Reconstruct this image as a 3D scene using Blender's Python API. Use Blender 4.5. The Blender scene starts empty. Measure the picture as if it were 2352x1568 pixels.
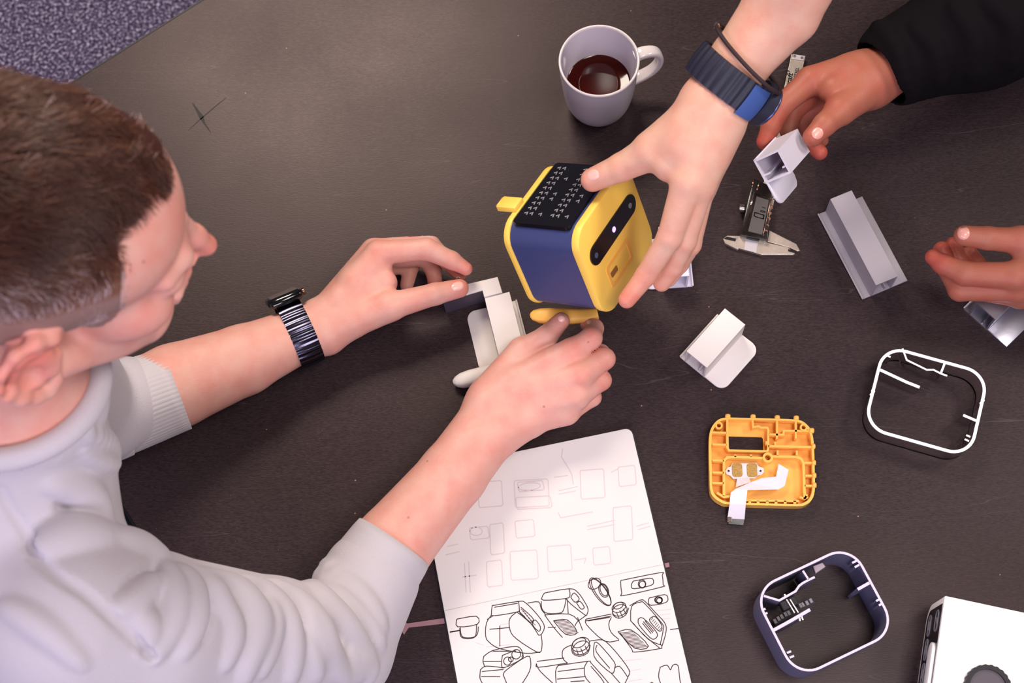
import bpy, bmesh, math, random
import numpy as np
from mathutils import Matrix, Vector
from mathutils.geometry import tessellate_polygon
random.seed(7); rng = np.random.default_rng(7)
COL = bpy.context.scene.collection
TZ = 0.74                       # height of the table top above the floor
# ------------------------------------------------------------------ camera
F, CX, CY, NX, NY = 3400.0, 1176.0, 784.0, 1340.0, 1900.0
down = np.array([NX-CX, -(NY-CY), -F]); down /= np.linalg.norm(down)
_Z = -down; _X = np.array([1., 0, 0]); _X -= _X@_Z*_Z; _X /= np.linalg.norm(_X); _Y = np.cross(_Z, _X)
RW = np.array([_X, _Y, _Z])     # camera -> world
_t = 0.084*F/187
CAMH = 0.097-(RW@(_t*np.array([(1376-CX)/F, -(138-CY)/F, -1])))[2]
CAM = np.array([0, 0, TZ+CAMH])
def ray(px, py):
    d = RW@np.array([(px-CX)/F, -(py-CY)/F, -1.0]); return d
def P(px, py, h=0.0):           # the point seen at a pixel, at height h above the table
    d = ray(px, py); return CAM+d*((TZ+h-CAM[2])/d[2])
def proj(p):
    q = (np.asarray(p)-CAM)@RW; return (CX+F*q[0]/-q[2], CY-F*q[1]/-q[2])
def Zm(ox, oy, s):              # zoomed crop coordinates -> photo pixels
    return lambda *a: (ox+a[0]/s, oy+a[1]/s)+tuple(a[2:])
# ------------------------------------------------------------------ materials
def lin(c): return tuple(((v/255)/12.92 if v/255 <= .04045 else ((v/255+.055)/1.055)**2.4) for v in c)+(1,)
def mat(name, col, rough=.5, metal=0, spec=.5, coat=0, bump=0, bscale=400, var=0, vscale=60, sss=0, sssc=None, trans=0, ior=1.45, emit=None, estr=0, sheen=0, alpha=1):
    m = bpy.data.materials.new(name); m.use_nodes = True; nt = m.node_tree; b = nt.nodes['Principled BSDF']
    c = lin(col); b.inputs['Base Color'].default_value = c; b.inputs['Roughness'].default_value = rough
    b.inputs['Metallic'].default_value = metal; b.inputs['Specular IOR Level'].default_value = spec
    b.inputs['Coat Weight'].default_value = coat; b.inputs['Transmission Weight'].default_value = trans; b.inputs['IOR'].default_value = ior
    b.inputs['Coat Roughness'].default_value = .08; b.inputs['Sheen Weight'].default_value = sheen
    if sss:
        b.inputs['Subsurface Weight'].default_value = sss; b.inputs['Subsurface Scale'].default_value = .006
        b.inputs['Subsurface Radius'].default_value = sssc or (1, .35, .2)
    if emit: b.inputs['Emission Color'].default_value = lin(emit); b.inputs['Emission Strength'].default_value = estr
    tc = nt.nodes.new('ShaderNodeTexCoord')
    if var:
        n = nt.nodes.new('ShaderNodeTexNoise'); n.inputs['Scale'].default_value = vscale; n.inputs['Detail'].default_value = 5
        nt.links.new(tc.outputs['Object'], n.inputs['Vector'])
        r = nt.nodes.new('ShaderNodeMapRange'); r.inputs[1].default_value = .3; r.inputs[2].default_value = .7; r.inputs[3].default_value = 1-var; r.inputs[4].default_value = 1+var
        nt.links.new(n.outputs[0], r.inputs[0])
        x = nt.nodes.new('ShaderNodeVectorMath'); x.operation = 'SCALE'; x.inputs[0].default_value = c[:3]
        nt.links.new(r.outputs[0], x.inputs['Scale']); nt.links.new(x.outputs[0], b.inputs['Base Color'])
    if bump:
        n = nt.nodes.new('ShaderNodeTexNoise'); n.inputs['Scale'].default_value = bscale; n.inputs['Detail'].default_value = 3
        nt.links.new(tc.outputs['Object'], n.inputs['Vector'])
        u = nt.nodes.new('ShaderNodeBump'); u.inputs['Strength'].default_value = bump; u.inputs['Distance'].default_value = .001
        nt.links.new(n.outputs[0], u.inputs['Height']); nt.links.new(u.outputs[0], b.inputs['Normal'])
    return m
# ------------------------------------------------------------------ objects
def tag(o, label=None, cat=None, group=None, kind=None):
    if label: o['label'] = label
    if cat: o['category'] = cat
    if group: o['group'] = group
    if kind: o['kind'] = kind
    return o
def empty(name, loc, rot=None, label=None, cat=None, group=None):
    o = bpy.data.objects.new(name, None); COL.objects.link(o); o.empty_display_size = .02
    M = Matrix.Translation(Vector(loc))
    if rot is not None: M = M@Matrix([[float(v) for v in r] for r in np.asarray(rot)]).to_4x4()
    o.matrix_world = M; tag(o, label, cat, group); return o
def link(name, V, Fc, m, parent=None, smooth=False, world=True, angle=None):
    """one mesh object; V given in world space when world is set, else in the parent's frame"""
    me = bpy.data.meshes.new(name)
    V = np.asarray(V, float).reshape(-1, 3)
    if world and parent is not None:
        Mi = np.array(root_matrix(parent).inverted()); V = V@Mi[:3, :3].T+Mi[:3, 3]
    me.from_pydata(V.tolist(), [], Fc if isinstance(Fc, list) else np.asarray(Fc).tolist()); me.update()
    o = bpy.data.objects.new(name, me); COL.objects.link(o); me.materials.append(m)
    if parent is not None: o.parent = parent
    if smooth: me.polygons.foreach_set('use_smooth', [True]*len(me.polygons))
    if angle: 
        me.polygons.foreach_set('use_smooth', [True]*len(me.polygons)); me.set_sharp_from_angle(angle=math.radians(angle))
    return o
def root_matrix(o):
    M = o.matrix_basis.copy()
    p = o.parent
    while p is not None: M = p.matrix_basis@M; p = p.parent
    return M
class MB:                                # collects shapes that become one mesh
    def __init__(s): s.V = []; s.F = []
    def add(s, V, Fc):
        n = len(s.V); s.V += [tuple(map(float, v)) for v in V]; s.F += [tuple(n+i for i in f) for f in Fc]; return s
    def box(s, c, d, rot=None, bev=0):
        bm = bmesh.new(); bmesh.ops.create_cube(bm, size=1)
        for v in bm.verts: v.co = Vector((v.co.x*d[0], v.co.y*d[1], v.co.z*d[2]))
        if bev: bmesh.ops.bevel(bm, geom=bm.edges[:], offset=bev, segments=2, affect='EDGES', profile=.5)
        return s.bm(bm, c, rot)
    def bm(s, bm, c=(0, 0, 0), rot=None):
        R = np.eye(3) if rot is None else np.asarray(rot); c = np.asarray(c)
        bm.verts.index_update(); V = [R@np.array(v.co)+c for v in bm.verts]; Fc = [[v.index for v in f.verts] for f in bm.faces]; bm.free()
        return s.add(V, Fc)
    def cyl(s, a, b, r, r2=None, n=24, bev=0):
        a = np.asarray(a, float); b = np.asarray(b, float); r2 = r if r2 is None else r2
        w = b-a; w /= np.linalg.norm(w); u = np.cross(w, [0, 0, 1.] if abs(w[2]) < .9 else [1., 0, 0]); u /= np.linalg.norm(u); v = np.cross(w, u)
        rings = [(a, r-bev), (a+w*bev, r), (b-w*bev, r2), (b, r2-bev)] if bev else [(a, r), (b, r2)]
        V = []; Fc = []
        for c, q in rings:
            for i in range(n):
                t = 2*math.pi*i/n; V.append(c+q*(u*math.cos(t)+v*math.sin(t)))
        for k in range(len(rings)-1):
            for i in range(n): Fc.append([k*n+i, k*n+(i+1) % n, (k+1)*n+(i+1) % n, (k+1)*n+i])
        Fc.append(list(range(n))[::-1]); Fc.append([(len(rings)-1)*n+i for i in range(n)])
        return s.add(V, Fc)
    def prism(s, pts, z0, z1, bev=0, fr=None):   # 2-D outline (xy) extruded; fr=(origin, 3x3 columns) places it
        pts = [tuple(p) for p in pts]
        ar = sum(pts[i-1][0]*pts[i][1]-pts[i][0]*pts[i-1][1] for i in range(len(pts)))
        if ar < 0: pts = pts[::-1]
        bm = bmesh.new(); vs = [bm.verts.new((p[0], p[1], z0)) for p in pts]; f = bm.faces.new(vs)
        r = bmesh.ops.extrude_face_region(bm, geom=[f])
        for g in r['geom']:
            if isinstance(g, bmesh.types.BMVert): g.co.z = z1
        bmesh.ops.recalc_face_normals(bm, faces=bm.faces[:])
        if bev:
            es = [e for e in bm.edges if abs(e.verts[0].co.z-e.verts[1].co.z) < 1e-7]
            bmesh.ops.bevel(bm, geom=es, offset=bev, segments=2, affect='EDGES', profile=.5)
        return s.bm(bm) if fr is None else s.bm(bm, fr[0], fr[1])
    def holed(s, outer, holes, z0, z1):  # plate with holes
        loops = [list(outer)]+[list(h) for h in holes]; flat = [p for l in loops for p in l]
        tr = tessellate_polygon([[Vector((p[0], p[1], 0)) for p in l] for l in loops]); n = len(flat)
        V = [(p[0], p[1], z0) for p in flat]+[(p[0], p[1], z1) for p in flat]; Fc = []
        for t in tr:
            a, b, c = t
            cr = (flat[b][0]-flat[a][0])*(flat[c][1]-flat[a][1])-(flat[b][1]-flat[a][1])*(flat[c][0]-flat[a][0])
            if cr < 0: a, b, c = c, b, a
            Fc.append([a+n, b+n, c+n]); Fc.append([c, b, a])
        k = 0
        for li, l in enumerate(loops):
            m = len(l); ar = sum(l[i-1][0]*l[i][1]-l[i][0]*l[i-1][1] for i in range(m)); flip = (ar < 0) != (li > 0)
            for i in range(m):
                a, b = k+i, k+(i+1) % m; q = [a, b, b+n, a+n]; Fc.append(q[::-1] if flip else q)
            k += m
        return s.add(V, Fc)
    def wall(s, pts, th, z0, z1, closed=False):  # vertical wall following a 2-D polyline
        pts = [np.array(p[:2], float) for p in pts]; n = len(pts); L = []; R = []
        for i in range(n):
            a = pts[i-1] if (i > 0 or closed) else None; b = pts[(i+1) % n] if (i < n-1 or closed) else None
            d1 = None if a is None else (pts[i]-a)/np.linalg.norm(pts[i]-a); d2 = None if b is None else (b-pts[i])/np.linalg.norm(b-pts[i])
            if d1 is None: d = d2; sc = 1
            elif d2 is None: d = d1; sc = 1
            else:
                d = d1+d2; d /= np.linalg.norm(d); sc = 1/max(.5, d@d1)
            nn = np.array([-d[1], d[0]])*th/2*sc; L.append(pts[i]+nn); R.append(pts[i]-nn)
        V = [(p[0], p[1], z) for z in (z0, z1) for q in (L, R) for p in q]; Fc = []
        m = n if closed else n-1
        for i in range(m):
            j = (i+1) % n; l0, l1, r0, r1 = i, j, n+i, n+j; L0, L1, R0, R1 = 2*n+i, 2*n+j, 3*n+i, 3*n+j
            Fc += [[L0, R0, R1, L1], [l0, l1, r1, r0], [l0, L0, L1, l1], [r0, r1, R1, R0]]
        if not closed: Fc += [[0, n, 3*n, 2*n], [n-1, 3*n-1, 4*n-1, 2*n-1][::-1] and [n-1, 3*n-1, 4*n-1, 2*n-1]]
        return s.add(V, Fc)
    def tube(s, pts, r, n=10, closed=False):
        pts = [np.array(p, float) for p in pts]; m = len(pts); V = []; Fc = []; up = None
        rs = r if hasattr(r, '__len__') else [r]*m
        for i in range(m):
            a = pts[i-1] if (i or closed) else pts[0]; b = pts[(i+1) % m] if (i < m-1 or closed) else pts[-1]
            d = b-a; d /= np.linalg.norm(d)
            if up is None: up = np.cross(d, [0, 0, 1.] if abs(d[2]) < .9 else [1., 0, 0])
            up = up-(up@d)*d; up /= np.linalg.norm(up); w = np.cross(d, up)
            for k in range(n):
                t = 2*math.pi*k/n; V.append(pts[i]+rs[i]*(up*math.cos(t)+w*math.sin(t)))
        for i in range(m if closed else m-1):
            j = (i+1) % m
            for k in range(n): Fc.append([i*n+k, i*n+(k+1) % n, j*n+(k+1) % n, j*n+k])
        if not closed: Fc += [list(range(n))[::-1], [(m-1)*n+k for k in range(n)]]
        return s.add(V, Fc)
    def build(s, name, m, parent=None, world=True, angle=None, smooth=False):
        return link(name, s.V, s.F, m, parent, smooth, world, angle)
def rrect(w, h, r, n=8, cx=0, cy=0):
    out = []
    for sx, sy, a0 in ((1, 1, 0), (-1, 1, 90), (-1, -1, 180), (1, -1, 270)):
        for i in range(n+1):
            a = math.radians(a0+90*i/n); out.append((cx+sx*(w/2-r)+r*math.cos(a), cy+sy*(h/2-r)+r*math.sin(a)))
    return out
def spline(pts, n=6, closed=False):
    pts = [np.array(p, float) for p in pts]; m = len(pts); out = []
    for i in range(m if closed else m-1):
        g = lambda k: pts[k % m] if closed else pts[min(max(k, 0), m-1)]
        p0, p1, p2, p3 = g(i-1), g(i), g(i+1), g(i+2)
        for j in range(n):
            t = j/n; out.append(.5*((2*p1)+(-p0+p2)*t+(2*p0-5*p1+4*p2-p3)*t*t+(-p0+3*p1-3*p2+p3)*t**3))
    if not closed: out.append(pts[-1])
    return out
# ------------------------------------------------------------------ soft solids (signed distance -> mesh)
class Cone:
    def __init__(s, a, b, ra, rb): s.a = np.array(a, float); s.ba = np.array(b, float)-s.a; s.l = max(s.ba@s.ba, 1e-12); s.ra = ra; s.rb = rb
    def f(s, Q):
        d = Q-s.a; t = np.clip(d@s.ba/s.l, 0, 1); e = d-t[:, None]*s.ba
        return np.sqrt((e*e).sum(1))-(s.ra+(s.rb-s.ra)*t)
class Ell:
    def __init__(s, c, r, R=None): s.c = np.array(c, float); s.r = np.array(r, float); s.R = np.eye(3) if R is None else np.asarray(R)
    def f(s, Q):
        q = (Q-s.c)@s.R; a = q/s.r; k0 = np.sqrt((a*a).sum(1))+1e-9; b = a/s.r; k1 = np.sqrt((b*b).sum(1))+1e-9
        return k0*(k0-1)/k1
class Plane:                    # keeps what lies on the side the normal points away from
    def __init__(s, c, n): s.c = np.array(c, float); s.n = np.array(n, float)/np.linalg.norm(n)
    def f(s, Q): return (Q-s.c)@s.n
class U:
    def __init__(s, k, ch): s.k = k; s.ch = ch
class Sub:
    def __init__(s, k, a, ch): s.k = k; s.a = a; s.ch = ch
def smin(a, b, k):
    if k <= 0: return np.minimum(a, b)
    h = np.maximum(k-np.abs(a-b), 0)/k; return np.minimum(a, b)-h*h*k*.25
def ev(nd, Q, c=None, R=0):
    if isinstance(nd, U):
        o = None
        for ch in nd.ch:
            v = ev(ch, Q, c, R)
            if v is not None: o = v if o is None else smin(o, v, nd.k)
        return o
    if isinstance(nd, Sub):
        o = ev(nd.a, Q, c, R)
        if o is None: return None
        for ch in nd.ch:
            v = ev(ch, Q, c, R)
            if v is not None: o = -smin(-o, v, nd.k)
        return o
    if c is not None and nd.f(c)[0] > R+.045: return None
    return nd.f(Q)
def solid(nd, lo, hi, vox, B=12):
    lo = np.array(lo, float); hi = np.array(hi, float); nb = np.ceil((hi-lo)/(vox*B)).astype(int); G = nb*B+3
    ii = np.stack(np.meshgrid(*[np.arange(n) for n in nb], indexing='ij'), -1).reshape(-1, 3)
    C = lo+(ii+.5)*B*vox; hd = B*vox*.5*math.sqrt(3); d = np.concatenate([ev(nd, C[i:i+20000]) for i in range(0, len(C), 20000)])
    act = ii[np.abs(d) < hd*1.25+.004]
    g = np.arange(B+1); loc = np.stack(np.meshgrid(g, g, g, indexing='ij'), -1).reshape(-1, 3)
    keyf = lambda I: ((I[..., 0]+1)*G[1]+(I[..., 1]+1))*G[2]+(I[..., 2]+1)
    VK = []; VP = []; QK = []
    corners = np.array([[x, y, z] for x in (0, 1) for y in (0, 1) for z in (0, 1)])
    edges = [(a, b) for a in range(8) for b in range(a+1, 8) if np.abs(corners[a]-corners[b]).sum() == 1]
    for b in act:
        base = b*B; Q = lo+(base+loc)*vox; c = lo+(b+.5)*B*vox
        v = ev(nd, Q, c[None], hd)
        if v is None: continue
        v = v.reshape(B+1, B+1, B+1); s = v < 0
        if s.all() or not s.any(): continue
        cs = np.stack([v[x:x+B, y:y+B, z:z+B] for x, y, z in corners], -1); ins = (cs < 0).sum(-1); I = np.argwhere((ins > 0) & (ins < 8))
        if len(I):
            vals = cs[I[:, 0], I[:, 1], I[:, 2]]; acc = np.zeros((len(I), 3)); cnt = np.zeros(len(I))
            for a, e in edges:
                va, ve = vals[:, a], vals[:, e]; mk = (va < 0) != (ve < 0); t = np.where(mk, va/np.where(mk, va-ve, 1), 0)
                acc += mk[:, None]*(corners[a]+t[:, None]*(corners[e]-corners[a])); cnt += mk
            VP.append(lo+(base+I+acc/cnt[:, None])*vox); VK.append(keyf(base+I))
        for ax in range(3):
            o1, o2 = (ax+1) % 3, (ax+2) % 3; sl = [slice(0, B)]*3; sh = [slice(0, B)]*3; sh[ax] = slice(1, B+1)
            s0 = s[tuple(sl)]; s1 = s[tuple(sh)]; E = np.argwhere(s0 != s1)
            if not len(E): continue
            e1 = np.zeros(3, int); e1[o1] = 1; e2 = np.zeros(3, int); e2[o2] = 1; g0 = base+E
            q = np.stack([keyf(g0-e1-e2), keyf(g0-e2), keyf(g0), keyf(g0-e1)], -1)
            fl = ~s0[E[:, 0], E[:, 1], E[:, 2]]; q[fl] = q[fl][:, ::-1]; QK.append(q)
    VK = np.concatenate(VK); VP = np.concatenate(VP); QK = np.concatenate(QK); o = np.argsort(VK); VK = VK[o]; VP = VP[o]
    idx = np.searchsorted(VK, QK); idx = np.minimum(idx, len(VK)-1); ok = (VK[idx] == QK).all(1); return VP, idx[ok]
def meshobj(name, V, Q, m, parent, smooth=True):
    me = bpy.data.meshes.new(name); Mi = np.array(root_matrix(parent).inverted()) if parent is not None else np.eye(4); W = V@Mi[:3, :3].T+Mi[:3, 3]
    k = Q.shape[1]; me.vertices.add(len(W)); me.vertices.foreach_set('co', W.astype(np.float32).ravel())
    me.loops.add(Q.size); me.loops.foreach_set('vertex_index', Q.astype(np.int32).ravel()); me.polygons.add(len(Q))
    me.polygons.foreach_set('loop_start', np.arange(0, Q.size, k, dtype=np.int32)); me.polygons.foreach_set('loop_total', np.full(len(Q), k, dtype=np.int32))
    me.update(calc_edges=True); me.validate(); me.polygons.foreach_set('use_smooth', np.ones(len(me.polygons), bool)); me.materials.append(m)
    o = bpy.data.objects.new(name, me); COL.objects.link(o)
    if parent is not None: o.parent = parent
    return o
def vcol(o, name, arr):         # a scalar attribute per vertex
    a = o.data.attributes.new(name, 'FLOAT', 'POINT'); a.data.foreach_set('value', np.asarray(arr, np.float32))
def hit(nd, pix):               # first surface point seen at each pixel
    D = np.array([ray(*p[:2]) for p in pix]); D /= np.linalg.norm(D, axis=1)[:, None]; t = np.full(len(D), .45)
    for _ in range(90):
        d = ev(nd, CAM+D*t[:, None]); t += np.clip(d*.85, -.01, .3)
    return CAM+D*t[:, None], np.abs(d) < .001
def grad(nd, Q):
    e = 5e-4; g = np.stack([ev(nd, Q+e*np.eye(3)[i])-ev(nd, Q-e*np.eye(3)[i]) for i in range(3)], -1); return g/np.linalg.norm(g, axis=1)[:, None]
def ridges(nd, lines, r, sink=.4, taper=True):   # raised folds that follow lines over a surface
    out = []
    for ln in lines:
        rr = ln[0] if not hasattr(ln[0], '__len__') else r; pts = ln[1:] if not hasattr(ln[0], '__len__') else ln
        pp = spline([(p[0], p[1]) for p in pts], 4); H, ok = hit(nd, pp); N = grad(nd, H); n = len(pp)
        ra = [rr*(.35+.65*math.sin(math.pi*(i+.6)/(n+.2))) if taper else rr for i in range(n)]
        for i in range(n-1):
            if ok[i] and ok[i+1] and np.linalg.norm(H[i]-H[i+1]) < .05:
                out.append(Cone(H[i]-N[i]*ra[i]*sink, H[i+1]-N[i+1]*ra[i+1]*sink, ra[i], ra[i+1]))
    return out
def finger(pts, k=.003):        # pts: (px, py, h, r)
    J = [P(p[0], p[1], p[2]) for p in pts]
    return U(k, [Cone(J[i], J[i+1], pts[i][3], pts[i+1][3]) for i in range(len(J)-1)])
def chain(pts): 
    J = [P(p[0], p[1], p[2]) for p in pts]; return [Cone(J[i], J[i+1], pts[i][3], pts[i+1][3]) for i in range(len(J)-1)]
def nail(nd, m, parent, c, d, ln, w, label=None):   # c centre pixel, d direction pixel, size in px
    ln *= 1.3; w *= 1.3; d = np.array([d[0]-c[0], d[1]-c[1]], float); d /= np.linalg.norm(d); s = np.array([-d[1], d[0]]); n = 9; pix = []; uv = []
    for i in range(n):
        for j in range(n):
            a, b = -1+2*i/(n-1), -1+2*j/(n-1); x = a*math.sqrt(1-b*b/2); y = b*math.sqrt(1-a*a/2); p = np.array(c)+d*x*ln/2+s*y*w/2; pix.append(p); uv.append(math.hypot(x, y))
    H, ok = hit(nd, pix); N = grad(nd, H); nm = N.mean(0); nm /= np.linalg.norm(nm); u = np.array(uv)
    c0 = np.median(H, 0); bad = np.linalg.norm(H-c0, axis=1) > .016; H[bad] = c0
    V = H+N*(.0007-.0012*u[:, None]**4)
    Fc = [[i*n+j, (i+1)*n+j, (i+1)*n+j+1, i*n+j+1] for i in range(n-1) for j in range(n-1)]
    a, b, e = V[0], V[n], V[1]
    if np.cross(b-a, e-a)@nm < 0: Fc = [f[::-1] for f in Fc]
    return link('fingernail', V, Fc, m, parent, smooth=True)
def bnd(nodes_pts, pad):
    A = np.array(nodes_pts); return A.min(0)-pad, A.max(0)+pad
# ------------------------------------------------------------------ table and floor
m_table = mat('black_laminate', (58, 51, 51), rough=.42, spec=.28); m_table.node_tree.nodes['Principled BSDF'].inputs['Specular Tint'].default_value = (1, .83, .80, 1)
nt = m_table.node_tree; B_ = nt.nodes['Principled BSDF']; N_ = nt.nodes.new; L_ = nt.links.new
tc = N_('ShaderNodeTexCoord')
mp = N_('ShaderNodeMapping'); mp.inputs['Rotation'].default_value = (0, 0, .55); mp.inputs['Scale'].default_value = (1, 5, 1); L_(tc.outputs['Object'], mp.inputs[0])
n1 = N_('ShaderNodeTexNoise'); n1.inputs['Scale'].default_value = 260; n1.inputs['Detail'].default_value = 6; L_(mp.outputs[0], n1.inputs['Vector'])
n2 = N_('ShaderNodeTexNoise'); n2.inputs['Scale'].default_value = 5; n2.inputs['Detail'].default_value = 4; L_(tc.outputs['Object'], n2.inputs['Vector'])
r1 = N_('ShaderNodeMapRange'); r1.inputs[1].default_value = .3; r1.inputs[2].default_value = .7; r1.inputs[3].default_value = .27; r1.inputs[4].default_value = .45
ad = N_('ShaderNodeMath'); ad.operation = 'ADD'; ml = N_('ShaderNodeMath'); ml.operation = 'MULTIPLY'; ml.inputs[1].default_value = .5
L_(n1.outputs[0], ad.inputs[0]); L_(n2.outputs[0], ad.inputs[1]); L_(ad.outputs[0], ml.inputs[0]); L_(ml.outputs[0], r1.inputs[0]); L_(r1.outputs[0], B_.inputs['Roughness'])
bp = N_('ShaderNodeBump'); bp.inputs['Strength'].default_value = .22; bp.inputs['Distance'].default_value = .0004; L_(n1.outputs[0], bp.inputs['Height']); L_(bp.outputs[0], B_.inputs['Normal'])
cr = N_('ShaderNodeValToRGB'); cr.color_ramp.elements[0].position = .35; cr.color_ramp.elements[0].color = lin((40, 31, 34)); cr.color_ramp.elements[1].position = .7; cr.color_ramp.elements[1].color = lin((57, 46, 48)); L_(n1.outputs[0], cr.inputs[0])
vo = N_('ShaderNodeTexVoronoi'); vo.inputs['Scale'].default_value = 26; L_(tc.outputs['Object'], vo.inputs['Vector'])          # crumbs of dust
lt = N_('ShaderNodeMath'); lt.operation = 'LESS_THAN'; lt.inputs[1].default_value = .021; L_(vo.outputs['Distance'], lt.inputs[0])
mx = N_('ShaderNodeMix'); mx.data_type = 'RGBA'; mx.inputs['B'].default_value = lin((150, 112, 84)); L_(lt.outputs[0], mx.inputs['Factor']); L_(cr.outputs[0], mx.inputs['A'])
v2 = N_('ShaderNodeTexVoronoi'); v2.inputs['Scale'].default_value = 120; L_(tc.outputs['Object'], v2.inputs['Vector'])
l2 = N_('ShaderNodeMath'); l2.operation = 'LESS_THAN'; l2.inputs[1].default_value = .035; L_(v2.outputs['Distance'], l2.inputs[0])
mx2 = N_('ShaderNodeMix'); mx2.data_type = 'RGBA'; mx2.inputs['B'].default_value = lin((105, 88, 80)); L_(l2.outputs[0], mx2.inputs['Factor']); L_(mx.outputs['Result'], mx2.inputs['A'])
mw = N_('ShaderNodeMapping'); mw.inputs['Rotation'].default_value = (0, 0, -.42); mw.inputs['Scale'].default_value = (.35, 6, 1); L_(tc.outputs['Object'], mw.inputs[0])
n3 = N_('ShaderNodeTexNoise'); n3.inputs['Scale'].default_value = 7; n3.inputs['Detail'].default_value = 2; n3.inputs['Roughness'].default_value = .3; n3.inputs['Distortion'].default_value = .3; L_(mw.outputs[0], n3.inputs['Vector'])   # long fine scratches
s1 = N_('ShaderNodeMath'); s1.operation = 'SUBTRACT'; s1.inputs[1].default_value = .62; L_(n3.outputs[0], s1.inputs[0])
s2 = N_('ShaderNodeMath'); s2.operation = 'ABSOLUTE'; L_(s1.outputs[0], s2.inputs[0])
s3 = N_('ShaderNodeMapRange'); s3.inputs[1].default_value = 0; s3.inputs[2].default_value = .0022; s3.inputs[3].default_value = .5; s3.inputs[4].default_value = 0; L_(s2.outputs[0], s3.inputs[0])
mx3 = N_('ShaderNodeMix'); mx3.data_type = 'RGBA'; mx3.inputs['B'].default_value = lin((84, 76, 78)); L_(s3.outputs[0], mx3.inputs['Factor']); L_(mx2.outputs['Result'], mx3.inputs['A']); L_(mx3.outputs['Result'], B_.inputs['Base Color'])

e0 = P(465, 0)[:2]; e1 = P(180, 180)[:2]; du = (e1-e0)/np.linalg.norm(e1-e0)       # far-left edge of the table
c0 = P(-200, 420)[:2]; c0 = e0+du*((c0-e0)@du-.0028); dv = np.array([-du[1], du[0]])
if dv@(P(900, 1500)[:2]-c0) < 0: dv = -dv
table = empty('table', (c0[0], c0[1], 0), label='large black laminate table covered with product parts, sketches and hands', cat='table')
Lu, Lv = 2.7, 2.0
tp = [c0, c0-du*Lu, c0-du*Lu+dv*Lv, c0+dv*Lv]
b = MB(); b.prism(tp, TZ-.022, TZ, bev=.0012); b.build('tabletop', m_table, table)
m_edge = mat('black_edge_band', (14, 12, 13), rough=.5)
b = MB(); tq = [c0-du*-.0012-dv*.0012, c0-du*(Lu+.0012)-dv*.0012, c0-du*(Lu+.0012)+dv*(Lv+.0012), c0+du*.0012+dv*(Lv+.0012)]
b.wall(tq, .002, TZ-.0215, TZ-.0015, closed=True); b.build('edge_band', m_edge, table)
m_steel = mat('dark_steel', (40, 40, 42), rough=.4, metal=.6)
for i in (.45, Lu-.12):
    for j in (.06, Lv-.12):
        b = MB(); q = c0-du*i+dv*j; b.box((q[0], q[1], (TZ-.022)/2), (.05, .05, TZ-.022), bev=.003); b.build('leg', m_steel, table)
b = MB()
for ln in ([(442, 236), (452, 252), (462, 268), (470, 284), (484, 304)], [(432, 300), (460, 274), (500, 240), (520, 224)]):
    q = [P(*p, .0) for p in ln]; w_ = [.0010, .0028, .0050, .0020, .0010] if len(ln) == 5 else [.0006, .0014, .0012, .0006]; Vv = []
    for i in range(len(q)): d = q[min(i+1, len(q)-1)]-q[max(i-1, 0)]; d /= np.linalg.norm(d); n_ = np.array([-d[1], d[0], 0]); Vv += [q[i]+n_*w_[i]/2+[0, 0, .00008], q[i]-n_*w_[i]/2+[0, 0, .00008]]
    b.add(Vv, [[2*i, 2*i+1, 2*i+3, 2*i+2] for i in range(len(q)-1)])
b.build('scuff_mark', mat('dark_scuff', (26, 22, 24), rough=.6), table)
m_floor = mat('speckled_carpet', (90, 82, 105), rough=.95, spec=.1)
nt = m_floor.node_tree; B_ = nt.nodes['Principled BSDF']; N_ = nt.nodes.new; L_ = nt.links.new
tc = N_('ShaderNodeTexCoord'); v = N_('ShaderNodeTexNoise'); v.inputs['Scale'].default_value = 190; v.inputs['Detail'].default_value = 2.5; v.inputs['Roughness'].default_value = .6; L_(tc.outputs['Object'], v.inputs['Vector'])
cr = N_('ShaderNodeValToRGB'); E_ = cr.color_ramp.elements; E_[0].position = .38; E_[0].color = lin((58, 50, 76)); E_[1].position = .70; E_[1].color = lin((225, 212, 236))
e = cr.color_ramp.elements.new(.52); e.color = lin((98, 89, 118)); L_(v.outputs[0], cr.inputs[0]); L_(cr.outputs[0], B_.inputs['Base Color'])
u = N_('ShaderNodeBump'); u.inputs['Strength'].default_value = .8; u.inputs['Distance'].default_value = .004; L_(v.outputs[0], u.inputs['Height']); L_(u.outputs[0], B_.inputs['Normal'])
b = MB(); b.box((0, 0, -.01), (6, 6, .02)); fl = b.build('floor', m_floor); tag(fl, kind='structure')
b = MB(); b.box((0, 0, 3.12), (6, 6, .02)); tag(b.build('ceiling', mat('ceiling_paint', (120, 116, 116), rough=.9)), kind='structure')
# ------------------------------------------------------------------ shared materials
m_white = mat('white_printed_plastic', (220, 212, 208), rough=.55, bump=.15, bscale=900)
m_lilac = mat('pale_grey_plastic', (214, 208, 222), rough=.5, bump=.15, bscale=900)
m_grey = mat('grey_printed_plastic', (150, 143, 150), rough=.5, bump=.25, bscale=700)
m_alu = mat('milled_aluminium', (200, 198, 210), rough=.33, metal=.9, bump=.04, bscale=300, var=.10, vscale=40)
m_yel = mat('yellow_plastic', (252, 208, 92), rough=.42)
m_yel2 = mat('orange_yellow_moulding', (250, 188, 88), rough=.4)
m_blue = mat('slate_blue_plastic', (98, 95, 120), rough=.45)
m_rim = mat('pale_cut_rim', (206, 196, 216), rough=.45)
m_blk = mat('glossy_black_panel', (12, 10, 18), rough=.25)
m_dark = mat('dark_cavity', (38, 34, 38), rough=.6)
m_chrome = mat('polished_steel', (205, 190, 178), rough=.18, metal=1)
m_gold = mat('gold_contact', (176, 142, 84), rough=.5, metal=1, var=.25, vscale=700)
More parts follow.
